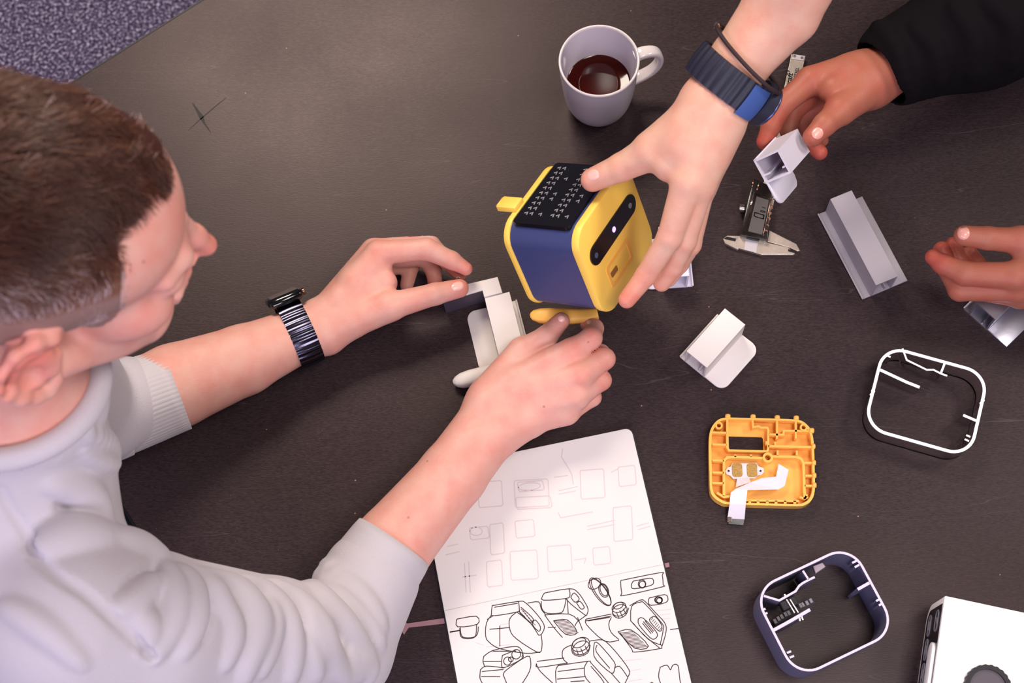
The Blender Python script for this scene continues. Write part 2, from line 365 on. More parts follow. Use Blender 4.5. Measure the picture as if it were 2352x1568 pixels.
# ------------------------------------------------------------------ bracket family
def bracket(fr, L, W, H, fw, mt, label, name='plastic_bracket', rnd=.010, lip=.006, th=.002, group=None, fh=0):
    """fr = (origin, 3x3 with columns length, across, up)"""
    o, R = fr; root = empty(name, o, R, label, 'bracket', group)
    Rp = np.array([[0, 0, 1.], [1, 0, 0], [0, 1, 0]])     # profile x->across, y->up, extrusion->length
    def prof(b, pts, t, z0, z1, closed=False):
        q = MB(); q.wall(pts, t, z0, z1, closed); b.add([Rp@np.array(v) for v in q.V], q.F)
    h = th/2; b = MB(); prof(b, [(h, h), (W-h, h), (W-h, H-h), (h, H-h)], th, 0, L, True)
    b.build('channel', mt, root, world=False)
    b = MB(); prof(b, [(W-.008, th), (W-.008, .009)], .0015, .001, L-.001); prof(b, [(W-.008, H-th), (W-.008, H-.006)], .0015, .001, L-.001); b.build('inner_rib', mt, root, world=False)
    b = MB(); prof(b, [(-lip, .004), (-lip+.001, h), (.0005, h)], th*.8, .0, L); b.build('lip', mt, root, world=False)
    out = [(0, W)]+([(0, W+fw-rnd)] if rnd else [])
    if rnd:
        for i in range(9): a = math.radians(180-90*i/8); out.append((rnd+rnd*math.cos(a), W+fw-rnd+rnd*math.sin(a)))
        for i in range(9): a = math.radians(90-90*i/8); out.append((L-rnd+rnd*math.cos(a), W+fw-rnd+rnd*math.sin(a)))
    else: out += [(0, W+fw), (L, W+fw)]
    out += [(L, W)]
    b = MB(); b.prism(out, fh, fh+.0026, bev=.0007); b.build('flange_plate', mt, root, world=False, angle=40)
    return root
def flat_frame(a, b_, side, H, h0=0.0):
    A = P(a[0], a[1], h0+H); Bq = P(b_[0], b_[1], h0+H); x = Bq-A; L = np.linalg.norm(x); x /= L; z = np.array([0, 0, 1.]); y = np.cross(z, x)
    S = P(side[0], side[1], h0+H)-A
    if S@y < 0: A = Bq; x = -x; y = -y          # keep the frame right-handed: start from the other end
    return (A-z*H, np.stack([x, y, z], 1)), L
fr, L = flat_frame((1577, 806), (1665, 708), (1720, 800), .034)
bracket(fr, L, .0265, .034, .024, m_white, 'short white plastic bracket lying alone right of centre, rounded flange toward the lower right')
fr, L = flat_frame((1170, 670), (1206, 812), (1060, 760), .032)
bracket(fr, L, .0262, .032, .0225, m_white, 'white plastic bracket with rounded flange, tucked behind the right hand of the person in grey')
fr, L = flat_frame((1583, 633), (1571, 517), (1500, 600), .034)
bracket(fr, L, .0265, .034, .020, m_lilac, 'white bracket mostly hidden behind the watch-wearing hand that holds the yellow gadget')
fr, L = flat_frame((1907, 457), (2012, 655), (2060, 560), .034)
bracket(fr, L, .0245, .034, .0185, m_grey, 'long grey bracket profile with square-cornered flange on the right of the table', rnd=0, lip=.009)
fr, L = flat_frame((2243, 695), (2341, 600), (2330, 720), .034)
bracket(fr, L, .0250, .034, .026, m_alu, 'shiny milled aluminium bracket at the right edge beneath the half-open hand', 'aluminium_bracket', rnd=0, lip=.007)
def cam_axes(u, v, s):          # orthonormal world axes closest to two image-space estimates
    u = np.array(u, float); v = np.array(v, float); e = np.array(s, float); A = np.stack([u/np.linalg.norm(u), v/np.linalg.norm(v), e/np.linalg.norm(e)], 1)
    a, _, c = np.linalg.svd(A); R = a@np.diag([1, 1, np.sign(np.linalg.det(a@c))])@c; return RW@R
# bracket held by the dark-sleeved person: near end open and raised toward the viewer
Rb = cam_axes((-.457, -.444, .77), (.45, -.755, -.17), (.73, .30, .606))   # length, across, up
Rb = np.stack([Rb[:, 0], Rb[:, 1], np.cross(Rb[:, 0], Rb[:, 1])], 1)
HB = .029; A0 = P(1788, 343, .150)-Rb[:, 0]*.060
bracket((A0-Rb[:, 2]*HB, Rb), .060, .0262, HB, .026, m_lilac, 'pale grey bracket pinched between thumb and fingers of the dark-sleeved person', lip=.001)
# ------------------------------------------------------------------ piece in the left hand of the person in grey
root = empty('white_cover', P(1090, 670, 0), label='white L-shaped cover pinched by thumb of the hand with smartwatch', cat='plastic part')
hh = .034
pl = [P(*q, hh)[:2] for q in [(1012, 672), (1071, 652), (1143, 635), (1154, 671), (1112, 682), (1108, 666), (1018, 692)]]
b = MB(); b.prism(pl, TZ+hh-.003, TZ+hh, bev=.0008); b.build('top_plate', m_white, root, angle=40)
sd = [P(*q, hh)[:2] for q in [(1014, 676), (1110, 653), (1116, 676), (1112, 681), (1108, 668), (1018, 694)]]
b = MB(); b.prism(sd, TZ+.001, TZ+hh-.003); o = b.build('side_wall', mat('dark_grey_wall', (66, 58, 72), rough=.5), root); o['label'] = 'dark grey side wall under the white plate'  # side wall coloured dark grey, unlike the white plate above it
b = MB(); b.prism([P(*q, hh)[:2] for q in [(1118, 655), (1145, 648), (1152, 670), (1122, 678)]], TZ, TZ+hh-.003); b.build('end_block', m_white, root)
# ------------------------------------------------------------------ boat-shaped pads
def pad(name, pts, hs, mt, label, zr=.8):
    """lens-shaped solid lofted along a line: pts (px, py, half width px)"""
    root = None; J = [P(x, y, h) for (x, y, w), h in zip(pts, hs)]; b = MB(); n = 20; m = len(J)
    for i in range(m):
        d = J[min(i+1, m-1)]-J[max(i-1, 0)]; d /= np.linalg.norm(d); u = np.cross([0, 0, 1.], d); u /= np.linalg.norm(u); w = np.cross(d, u); r = pts[i][2]/2.38/1000
        for k in range(n):
            t = 2*math.pi*k/n; c, s = math.cos(t), math.sin(t); b.V.append(tuple(J[i]+u*r*math.copysign(abs(c)**.8, c)+w*r*zr*math.copysign(abs(s)**.8, s)))
    for i in range(m-1):
        for k in range(n): b.F.append((i*n+k, i*n+(k+1) % n, (i+1)*n+(k+1) % n, (i+1)*n+k))
    b.F.append(tuple(range(n))[::-1]); b.F.append(tuple((m-1)*n+k for k in range(n)))
    o = b.build(name, mt, smooth=True); o.data.set_sharp_from_angle(angle=math.radians(50)); return tag(o, label, 'plastic part')
pad('plastic_pad', [(1040.5, 880, 1), (1042, 879, 7), (1048, 877, 13), (1060, 874, 18.5), (1080, 869, 21), (1110, 862, 21.5), (1150, 853, 21), (1178, 847, 19)], [.0085]*8, m_white, 'white boat-shaped pad lying on the table under the wrist of the person in grey', .9)
pad('plastic_pad', [(1217, 723, 1), (1218.5, 723, 6), (1224, 723.5, 12), (1240, 725, 18), (1265, 726.5, 20.5), (1300, 727, 20), (1340, 725.5, 17), (1368, 722, 14.5), (1373, 721, 14)], [.052]*9, m_yel2, 'yellow boat-shaped pad pinched in the right hand of the person in grey', .7)
# ------------------------------------------------------------------ mug
mg = P(1376, 138, .097); mc = np.array([mg[0], mg[1], TZ])
m_mug = mat('grey_glazed_ceramic', (214, 206, 218), rough=.18, coat=.4)
m_rimc = mat('white_glaze', (222, 212, 212), rough=.15, coat=.5)
mug = empty('mug', mc, label='light grey ceramic mug with white handle, a little coffee left inside', cat='mug')
def lathe(prof, n=64):
    V = []; Fc = []
    for r, z in prof:
        for i in range(n): a = 2*math.pi*i/n; V.append((mc[0]+r*math.cos(a), mc[1]+r*math.sin(a), TZ+z))
    for k in range(len(prof)-1):
        for i in range(n): Fc.append((k*n+i, k*n+(i+1) % n, (k+1)*n+(i+1) % n, (k+1)*n+i))
    return V, Fc
outer = spline([(.001, .0012), (.024, .0012), (.0285, .003), (.0335, .012), (.0372, .030), (.0398, .060), (.0412, .085), (.0419, .0945)], 5)
inner = spline([(.0392, .0945), (.038, .083), (.0360, .062), (.0338, .045), (.0290, .022), (.018, .010), (.001, .008)], 5)
V, Fc = lathe(outer); o = link('body', V, Fc, m_mug, mug, smooth=True)
V, Fc = lathe(inner); o = link('inner_wall', V, Fc, m_mug, mug, smooth=True)
V, Fc = lathe([(.0419, .0944), (.0420, .0958), (.0414, .0968), (.0404, .0971), (.0396, .0966), (.0391, .0944)]); link('rim', V, Fc, m_rimc, mug, smooth=True)
m_cof = mat('coffee', (60, 14, 8), rough=.06, spec=.5)
V, Fc = lathe([(.0001, .0465), (.020, .0465), (.0325, .0465), (.0338, .0473)]); link('coffee', V, Fc, m_cof, mug, smooth=True)
hd = P(1530, 140, .06)[:2]-mc[:2]; hd /= np.linalg.norm(hd); ha = math.atan2(hd[1], hd[0])+.05; hd = np.array([math.cos(ha), math.sin(ha)]); hs = np.array([-hd[1], hd[0]])
pf = spline([(.0385, .084), (.050, .0855), (.0605, .081), (.0665, .070), (.0665, .055), (.060, .043), (.049, .036), (.0365, .033)], 6); b = MB(); n = 16; V = []; Fc = []
for i, (r, z) in enumerate(pf):
    a = pf[max(i-1, 0)]; c = pf[min(i+1, len(pf)-1)]; d = np.array([c[0]-a[0], c[1]-a[1]]); d /= np.linalg.norm(d); nr, nz = -d[1], d[0]
    wd = .0072-.0012*math.sin(math.pi*i/(len(pf)-1)); tk = .0036
    for k in range(n):
        t = 2*math.pi*k/n; cx_ = math.copysign(abs(math.cos(t))**.6, math.cos(t))*wd; cy_ = math.copysign(abs(math.sin(t))**.6, math.sin(t))*tk
        V.append((mc[0]+hd[0]*(r+nr*cy_)+hs[0]*cx_, mc[1]+hd[1]*(r+nr*cy_)+hs[1]*cx_, TZ+z+nz*cy_))
for i in range(len(pf)-1):
    for k in range(n): Fc.append((i*n+k, (i+1)*n+k, (i+1)*n+(k+1) % n, i*n+(k+1) % n))
o = link('handle', V, Fc, m_rimc, mug, smooth=True); o['label'] = 'white glazed handle'
# ------------------------------------------------------------------ ring housings
def ring_frame(c4, h):           # centre + axes from the pixel centre lines of the four sides at height h
    q = [P(*p, h)[:2] for p in c4]; c = sum(q)/4; u = (q[1]-q[3]); w = np.linalg.norm(u); u /= w; v = np.array([-u[1], u[0]]); hgt = abs((q[0]-q[2])@v); return c, u, v, w, hgt
def ring(c, u, v, w, hgt, r, th, z0, z1, n=10):
    pts = [c+u*x+v*y for x, y in rrect(w, hgt, r, n)]; pin = [c+u*x+v*y for x, y in rrect(w-2*th, hgt-2*th, r-th, n)]
    b = MB(); b.holed([tuple(p) for p in pts], [[tuple(p) for p in pin]], z0, z1); return b
zb = Zm(1700, 1240, 4.782); HR = .060
lines = [zb(640, 335), zb(1465, 500), zb(1215, 1255), zb(380, 1020)]      # upper-left, right, lower-right, left sides of the rim
c, u, v, w, hg = ring_frame(lines, HR)
root = empty('ring_housing', (c[0], c[1], TZ), label='slate blue rounded ring housing with internal ribs', cat='housing')
root['label'] = 'slate blue rounded square ring housing with internal ribs and screws, left of the white gadget'
b = ring(c, u, v, w+.002, hg+.002, .024, .0022, TZ, TZ+HR-.0008); b.build('outer_wall', m_blue, root, angle=35)
b = ring(c, u, v, w+.002, hg+.002, .024, .0022, TZ+HR-.0008, TZ+HR); o = b.build('rim', m_rim, root, angle=35); o['label'] = 'pale lilac upper rim'
def pw(root, f, h, mt, items, nm='inner_rib', depth=.045, rimmt=None):
    for th, pts in items:
        q = [P(*f(*p), h)[:2] for p in pts]; b = MB(); b.wall(q, th, TZ+h-depth, TZ+h-.0006); b.build(nm, mt, root)
        if rimmt: b = MB(); b.wall(q, th, TZ+h-.0006, TZ+h-.0001); b.build('rib_edge', rimmt, root)
pw(root, zb, HR, m_blue, [
    (.0020, [(262, 612), (430, 662), (610, 560), (650, 500), (690, 470), (755, 435), (820, 405)]), (.0019, [(690, 335), (750, 430)]),
    (.0030, [(365, 990), (565, 880), (768, 762)]), (.0028, [(1420, 468), (1292, 540)])], depth=.052, rimmt=m_rim)
pw(root, zb, HR, m_blue, [(.0019, [p, q]) for p, q in [((1280, 225), (1232, 250)), ((1308, 270), (1260, 298)), ((1545, 640), (1495, 668)), ((1572, 690), (1525, 716)), ((240, 770), (278, 752)), ((262, 815), (300, 798)), ((515, 1238), (560, 1220)), ((545, 1290), (592, 1270))]], 'locating_pin', .03, m_rim)
b = MB(); b.prism([P(*zb(*p), .05)[:2] for p in [(800, 285), (905, 245), (940, 290), (830, 365)]], TZ+.042, TZ+.05, bev=.0008); b.build('latch', mat('taupe_plastic', (176, 160, 166), rough=.5), root, angle=40)
scr = empty('contact_screws', P(*zb(580, 760), 0), label='pair of small metal contact screws bridging two ribs inside the blue ring housing', cat='screw')
scr.parent = root; scr.matrix_parent_inverse = Matrix.Identity(4); scr.matrix_basis = root.matrix_basis.inverted()@scr.matrix_basis
for k in ('category',): del scr[k]
for a, q in [((510, 650), (600, 800)), ((550, 650), (640, 795))]:
    b = MB(); b.cyl(P(*zb(*a), .052), P(*zb(*q), .052), .0009, n=10); b.build('rod', m_chrome, scr)
for a, q in [((640, 840), (650, 895)), ((668, 840), (682, 885)), ((478, 598), (500, 640))]:
    b = MB(); b.cyl(P(*zb(*a), .050), P(*zb(*q), .050), .0021, n=12, bev=.0004); b.build('screw_head', m_chrome, scr)
b = MB(); b.box(P(*zb(530, 700), .045), (.016, .009, .012), rot=np.stack([np.append(u, 0), np.append(v, 0), [0, 0, 1]], 1), bev=.001); b.build('block', m_dark, scr)
b = MB()
for x, y in [(385, 890), (422, 862), (458, 840), (500, 815), (535, 800), (665, 718), (688, 708), (735, 690), (778, 665)]: b.box(P(*zb(x, y), .02), (.0026, .0042, .001), rot=np.stack([np.append(u, 0), np.append(v, 0), [0, 0, 1]], 1))
b.build('contact_pad', m_grey, scr)
b = MB(); q = [P(*zb(*p), .019)[:2] for p in [(360, 900), (800, 640), (820, 690), (390, 935)]]; b.prism(q, TZ+.0185, TZ+.0195); b.build('circuit_board', m_dark, scr)
# clear ring
zc = Zm(1940, 760, 4.9); HC = .030
lines = [zc(1090, 345), zc(1510, 940), zc(760, 1240), zc(330, 610)]
c, u, v, w, hg = ring_frame(lines, HC)
m_clear = mat('smoked_clear_acrylic', (236, 230, 232), rough=.06, trans=1, ior=1.12)
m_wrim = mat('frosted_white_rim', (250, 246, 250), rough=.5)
root = empty('ring_housing', (c[0], c[1], TZ), label='smoky transparent rounded square ring housing with bright white rim, right of the yellow frame', cat='housing')
b = ring(c, u, v, w+.002, hg+.002, .023, .0026, TZ, TZ+HC-.0008); b.build('outer_wall', m_clear, root, angle=35)
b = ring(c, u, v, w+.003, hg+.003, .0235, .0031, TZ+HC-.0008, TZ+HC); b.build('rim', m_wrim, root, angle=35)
its = [(.0018, [(652, 196), (700, 325), (925, 435), (1000, 435), (1085, 478), (1155, 503)]), (.0022, [(1128, 360), (1085, 470)]), (.0030, [(400, 435), (700, 575), (845, 632)]), (.0026, [(1500, 1015), (1335, 945)])]
its2 = [(.0018, [p, q]) for p, q in [((500, 235), (535, 250)), ((480, 275), (518, 292)), ((300, 665), (342, 685)), ((285, 708), (322, 730)), ((1535, 768), (1575, 785)), ((1520, 808), (1560, 822)), ((1370, 1170), (1415, 1190)), ((1352, 1215), (1400, 1238))]]
for th, pts in its+its2:
    q = [P(*zc(*p), HC)[:2] for p in pts]; b = MB(); b.wall(q, th, TZ+HC-.022, TZ+HC-.0007); b.build('inner_rib' if th != .0018 or len(pts) > 2 else 'locating_pin', m_clear, root)
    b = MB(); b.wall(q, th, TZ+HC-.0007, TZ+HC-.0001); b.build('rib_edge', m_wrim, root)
b = MB(); b.cyl(P(*zc(850, 635), .027), P(*zc(980, 692), .020), .0006, n=8); b.build('guide_pin', m_chrome, root)
# ------------------------------------------------------------------ yellow inner frame with ribs and flex cable
zy = Zm(1600, 930, 5.2267); H1 = .014
fp = lambda *p: tuple(P(*zy(*p), H1)[:2]); fb = lambda *p: tuple(P(*zy(*p), .003)[:2])
root = empty('inner_frame', P(*zy(800, 700), 0), label='orange-yellow ribbed inner frame lying open side up, flex ribbon inside', cat='housing')
outl = spline([(355, 150), (520, 152), (860, 160), (1180, 172), (1290, 205), (1370, 290), (1400, 400), (1412, 560), (1418, 800), (1418, 1030), (1380, 1140), (1310, 1195), (1220, 1212), (900, 1205), (400, 1190), (290, 1165), (200, 1100), (162, 1010), (155, 800), (150, 560), (155, 350), (190, 250), (260, 175)], 3, True)
O = [fp(*p) for p in outl]; cc = np.mean(np.array(O), 0); O2 = [tuple(cc+(np.array(p)-cc)*.955) for p in O]
hole = [fb(*p) for p in [(385, 372), (600, 376), (780, 380), (797, 400), (800, 535), (780, 545), (390, 535)]]
b = MB(); b.holed([tuple(cc+(np.array(p)-cc)*.985) for p in O], [hole], TZ, TZ+.0022); b.build('base_plate', m_yel2, root, angle=35)
b = MB(); b.holed(O, [O2], TZ+.0005, TZ+H1); b.build('outer_wall', m_yel2, root, angle=35)
ribs = [(.0020, [(370, 160), (368, 500), (390, 540), (850, 552), (862, 520), (862, 290), (850, 268), (775, 268), (745, 250), (680, 262), (672, 160)]),
        (.0024, [(330, 1090), (330, 665), (370, 625), (470, 620), (800, 632)]), (.0024, [(910, 612), (1200, 618), (1255, 640), (1285, 690), (1300, 1110), (1340, 1100)]),
        (.0020, [(968, 170), (966, 400)]), (.0020, [(1193, 180), (1193, 400)]), (.0020, [(870, 350), (1045, 352), (1048, 305), (1375, 308)]), (.0022, [(862, 490), (1395, 500)]),
        (.0018, [(975, 540), (975, 605)]), (.0018, [(1205, 545), (1205, 610)]), (.0018, [(465, 590), (465, 620)]), (.0018, [(655, 590), (655, 620)]), (.0018, [(840, 430), (840, 470)]), (.0018, [(945, 440), (945, 480)]),
        (.0022, [(245, 1050), (330, 1100), (400, 1090)]), (.0020, [(1240, 1100), (1300, 1120), (1330, 1070)])]
ribs += [(.0020, [(190, y), (x2, y+5)]) for y, x2 in ((325, 360), (468, 360), (660, 325), (805, 325), (930, 325))]
ribs += [(.0020, [(1300, y), (1410, y)]) for y in (690, 845, 965)]
ribs += [(.0026, [(x, 1145), (x, 1190)]) for x in (640, 740, 850, 955, 1065, 1180)]
ribs += [(.0018, [(590, 1140), (1230, 1150)])]
for th, pts in ribs: b = MB(); b.wall([fp(*p) for p in pts], th, TZ+.0018, TZ+H1-.0008); b.build('rib', m_yel2, root)
for x, y, x2, y2 in [(374, 110, 374, 160), (677, 115, 677, 160), (968, 125, 968, 170), (1196, 130, 1196, 180), (1350, 305, 1410, 308), (1380, 495, 1425, 497), (1385, 692, 1432, 692), (1390, 845, 1436, 845), (1390, 962, 1438, 962)]:
    a, q = P(*zy(x, y), H1-.001), P(*zy(x2, y2), H1-.001); b = MB(); b.cyl(a, q, .0028, n=14, bev=.0008); b.build('snap_pin', m_yel2, root, angle=50)
for x, y, r in [(855, 630, .0052), (268, 245, .0038), (1285, 268, .0038)]:
    q = P(*zy(x, y), H1); b = MB(); k = [(q[0]+r*math.cos(t*math.pi/10), q[1]+r*math.sin(t*math.pi/10)) for t in range(20)]; kk = [(q[0]+r*.55*math.cos(t*math.pi/10), q[1]+r*.55*math.sin(t*math.pi/10)) for t in range(20)]
    b.holed(k, [kk], TZ+.002, TZ+H1+.0004); b.build('screw_boss', m_yel2, root, angle=35)
m_flex = mat('white_flex_ribbon', (226, 220, 226), rough=.4)
fx = empty('flex_ribbon', P(*zy(580, 900), 0), label='white flex ribbon cable with two gold contacts lying in the yellow frame', cat='ribbon cable')
def sheet(b, pts, th, f=zy):    # folded ribbon: outline pixels with heights
    V = [P(*f(x, y), h) for x, y, h in pts]; n = len(V); b.add(V+[v-np.array([0, 0, th]) for v in V], [list(range(n)), [n+i for i in range(n)][::-1]]+[[i, n+i, n+(i+1) % n, (i+1) % n] for i in range(n)])
b = MB(); h = .0165
sheet(b, [(410, 1050, h), (470, 1005, h), (610, 1020, h), (590, 1190, h), (395, 1190, h)], .0005)
sheet(b, [(395, 1190, h), (590, 1190, h), (575, 1370, .006), (370, 1360, .006)], .0005)
sheet(b, [(470, 1005, h), (640, 930, h-.003), (780, 875, h-.005), (955, 858, h-.006), (985, 705, h-.003), (1105, 775, h-.003), (1058, 970, h-.006), (985, 1012, h-.005), (610, 1020, h)], .0005)
b.build('ribbon', m_flex, fx)
b = MB(); sheet(b, [(485, 880, .006), (470, 985, .008), (650, 925, .008), (630, 870, .006)], .0004); b.build('ribbon_neck', m_flex, fx)
pts = [(430, 700, .006), (720, 695, .006), (745, 735, .006), (800, 755, .006), (810, 800, .006), (780, 835, .006), (735, 845, .006), (700, 880, .006), (440, 885, .006), (405, 845, .006), (360, 830, .006), (345, 790, .006), (370, 750, .006), (405, 740, .006)]
b = MB(); sheet(b, pts, .0012); b.build('contact_carrier', m_flex, fx)
for x in (487, 665):
    q = P(*zy(x, 782), .006); b = MB(); b.prism([(q[0]+a, q[1]+c_) for a, c_ in rrect(.0102, .0136, .0028, 5)], TZ+.006, TZ+.0067, bev=.0002); b.build('gold_contact', m_gold, fx)
for x, y in ((385, 790), (768, 790)):
    b = MB(); b.cyl(P(*zy(x, y), .006), P(*zy(x, y), .0064), .0011, n=12); b.build('locating_hole', m_dark, fx)
b = MB(); sheet(b, [(372, 1362, .0055), (572, 1370, .0055), (560, 1440, .0045), (385, 1425, .0045)], .0035); b.build('connector', m_blk, fx)
b = MB(); b.box(P(*zy(395, 1372), .0065), (.0045, .0055, .002), bev=.0004); b.build('connector_clip', m_chrome, fx)
# ------------------------------------------------------------------ white gadget at the bottom right corner
m_wd = mat('glossy_white_plastic', (250, 247, 248), rough=.35)
HD = .070; A = P(2170, 1368, HD); x = P(2352, 1407, HD)-A; x /= np.linalg.norm(x); y = np.cross(x, [0, 0, 1.])   # x along the far edge, y toward the viewer
if y@(P(2157, 1500, HD)-A) < 0: y = -y
z = np.array([0, 0, 1.]); Rg = np.stack([y, z, np.cross(y, z)], 1); sgn = np.sign(np.cross(y, z)@x)
root = empty('gadget', (A[0], A[1], TZ), label='white boxy gadget with black side panel and black ribbed dial, at the bottom right corner', cat='gadget')
wl, ln = .13, .11
def side_outline(k, r):         # in (y, z) plane
    o = [(k, HD-k*.6), (ln-k, HD-k*.6)]
    for i in range(9): a = math.radians(0-90*i/8); o.append((ln-k-r+r*math.cos(a), k+r+r*math.sin(a)))
    for i in range(9): a = math.radians(-90-90*i/8); o.append((k+r+r*math.cos(a), k+r+r*math.sin(a)))
    return o
b = MB(); b.prism(side_outline(0, .018), 0, sgn*wl, bev=.0012, fr=(np.array([A[0], A[1], TZ]), Rg)); b.build('body', m_wd, root, angle=35)
b = MB(); b.prism(side_outline(.0065, .013), -sgn*.0004, sgn*.0008, fr=(np.array([A[0], A[1], TZ]), Rg)); b.build('side_panel', m_blk, root)
m_icon = mat('grey_printing', (120, 116, 126), rough=.5)
def on_side(yy, zz, off=.0006): return np.array([A[0], A[1], TZ])+y*yy+z*zz-x*off
for yy, zz, hw, hh2 in [(.022, .022, .010, .0045), (.021, .052, .010, .0055), (.045, .022, .010, .0045), (.068, .022, .010, .0045)]:
    loop = [on_side(yy+a, zz+c_) for a, c_ in rrect(hw*2, hh2*2, hh2*.95, 6)]; b = MB(); b.tube(loop, .0007, 6, closed=True)
    if zz < .05: b.tube([on_side(yy-.004, zz+.001), on_side(yy+.004, zz-.001)], .0006, 6)
    else: b.tube([on_side(yy-.003, zz), on_side(yy+.003, zz+.002)], .0006, 6)
    b.build('printed_icon', m_icon, root)
b = MB(); b.prism([(a, c_) for a, c_ in rrect(.06, .019, .009, 6, .072, .0545)], -sgn*.0035, 0, bev=.001, fr=(np.array([A[0], A[1], TZ]), Rg)); b.build('grip', m_wd, root, angle=40)
kc = P(2266, 1581, HD)
dl = MB(); n = 96; kp = [(kc[0]+(.0205+(.0006 if i % 4 < 2 else 0))*math.cos(2*math.pi*i/n), kc[1]+(.0205+(.0006 if i % 4 < 2 else 0))*math.sin(2*math.pi*i/n)) for i in range(n)]
kin = [(kc[0]+.0165*math.cos(2*math.pi*i/48), kc[1]+.0165*math.sin(2*math.pi*i/48)) for i in range(48)]
dl.holed(kp, [kin], TZ+HD, TZ+HD+.007); dial = dl.build('dial', mat('black_rubber', (30, 24, 32), rough=.6), root)
b = MB(); b.prism(kin, TZ+HD, TZ+HD+.0045); b.build('dial_face', mat('dark_purple_face', (70, 58, 70), rough=.4), dial)
# ------------------------------------------------------------------ sketchbook
zs = Zm(900, 960, 2.579)
m_paper = mat('white_paper', (216, 210, 207), rough=.8, spec=.2, var=.012, vscale=30)
m_ink = mat('dark_brown_ink', (52, 36, 38), rough=.6); m_faint = mat('ink_showing_through_page', (202, 189, 190), rough=.8, spec=.2)
HP = .009; TL, TR, FR, FL = (961, 1089), (1452, 981), (1524, 1296), (1020, 1402)
a, c_ = P(*FL, HP), P(*FR, HP); xx = (c_-a); wP = np.linalg.norm(xx); xx /= wP; yy = np.cross(z, xx); hP = abs((P(*TR, HP)-c_)@yy)
book = empty('sketchbook', (a[0], a[1], TZ), label='open sketchbook with black ink product sketches on its lower page', cat='sketchbook')
def page(x0, y0, w_, h_, r, tl, tr, bl, br):
    o = []; 
    for cx_, cy_, k, a0 in ((x0+w_, y0+h_, tr, 0), (x0, y0+h_, tl, 90), (x0, y0, bl, 180), (x0+w_, y0, br, 270)):
        if not k: o.append((cx_, cy_)); continue
        sx = -1 if a0 in (0, 270) else 1; sy = -1 if a0 in (0, 90) else 1
        for i in range(7): t = math.radians(a0+90*i/6); o.append((cx_+sx*r+r*math.cos(t), cy_+sy*r+r*math.sin(t)))
    return o
Rk = np.stack([xx, yy, z], 1); o0 = np.array([a[0], a[1], TZ])
for (y0, hgt, t, bo, zt) in ((0, hP, 1, 0, 0), (-hP, hP, 0, 1, 0)):
    b = MB(); b.prism(page(-.002, y0-(.002 if bo else 0), wP+.004, hgt+.002, .008, t, t, bo, bo), 0, .0018, fr=(o0, Rk)); b.build('cover', m_dark, book)
    b = MB(); b.prism(page(0, y0, wP, hgt, .007, t, t, bo, bo), .0018, HP-.0004, bev=.0002, fr=(o0, Rk)); b.build('page_block', m_paper, book, angle=40)
    b = MB(); b.prism(page(.0004, y0+.0003, wP-.0008, hgt-.0006, .007, t, t, bo, bo), HP-.0004, HP, fr=(o0, Rk)); b.build('page', m_paper, book)
def stroke(b, pts, wd=.0006, h=HP):   # flat ink line lying on the page
    q = [P(*zs(*p), h) for p in pts]; n = len(q)
    for i in range(n-1):
        d = q[i+1]-q[i]; l = np.linalg.norm(d)
        if l < 1e-6: continue
        d /= l; s = np.cross(z, d)*wd/2; e = d*wd*.3; zz = np.array([0, 0, .00006+.00001*(i % 3)])
        b.add([q[i]-e+s+zz, q[i]-e-s+zz, q[i+1]+e-s+zz, q[i+1]+e+s+zz], [[0, 1, 2, 3]])
E_ = lambda cx_, cy_, rx, ry, rot=0, n=26, k=1: [(cx_+rx*math.cos(t)*math.cos(rot)-ry*math.sin(t)*math.sin(rot), cy_+rx*math.cos(t)*math.sin(rot)+ry*math.sin(t)*math.cos(rot)) for t in [2*math.pi*k*i/n for i in range(n+1)]]
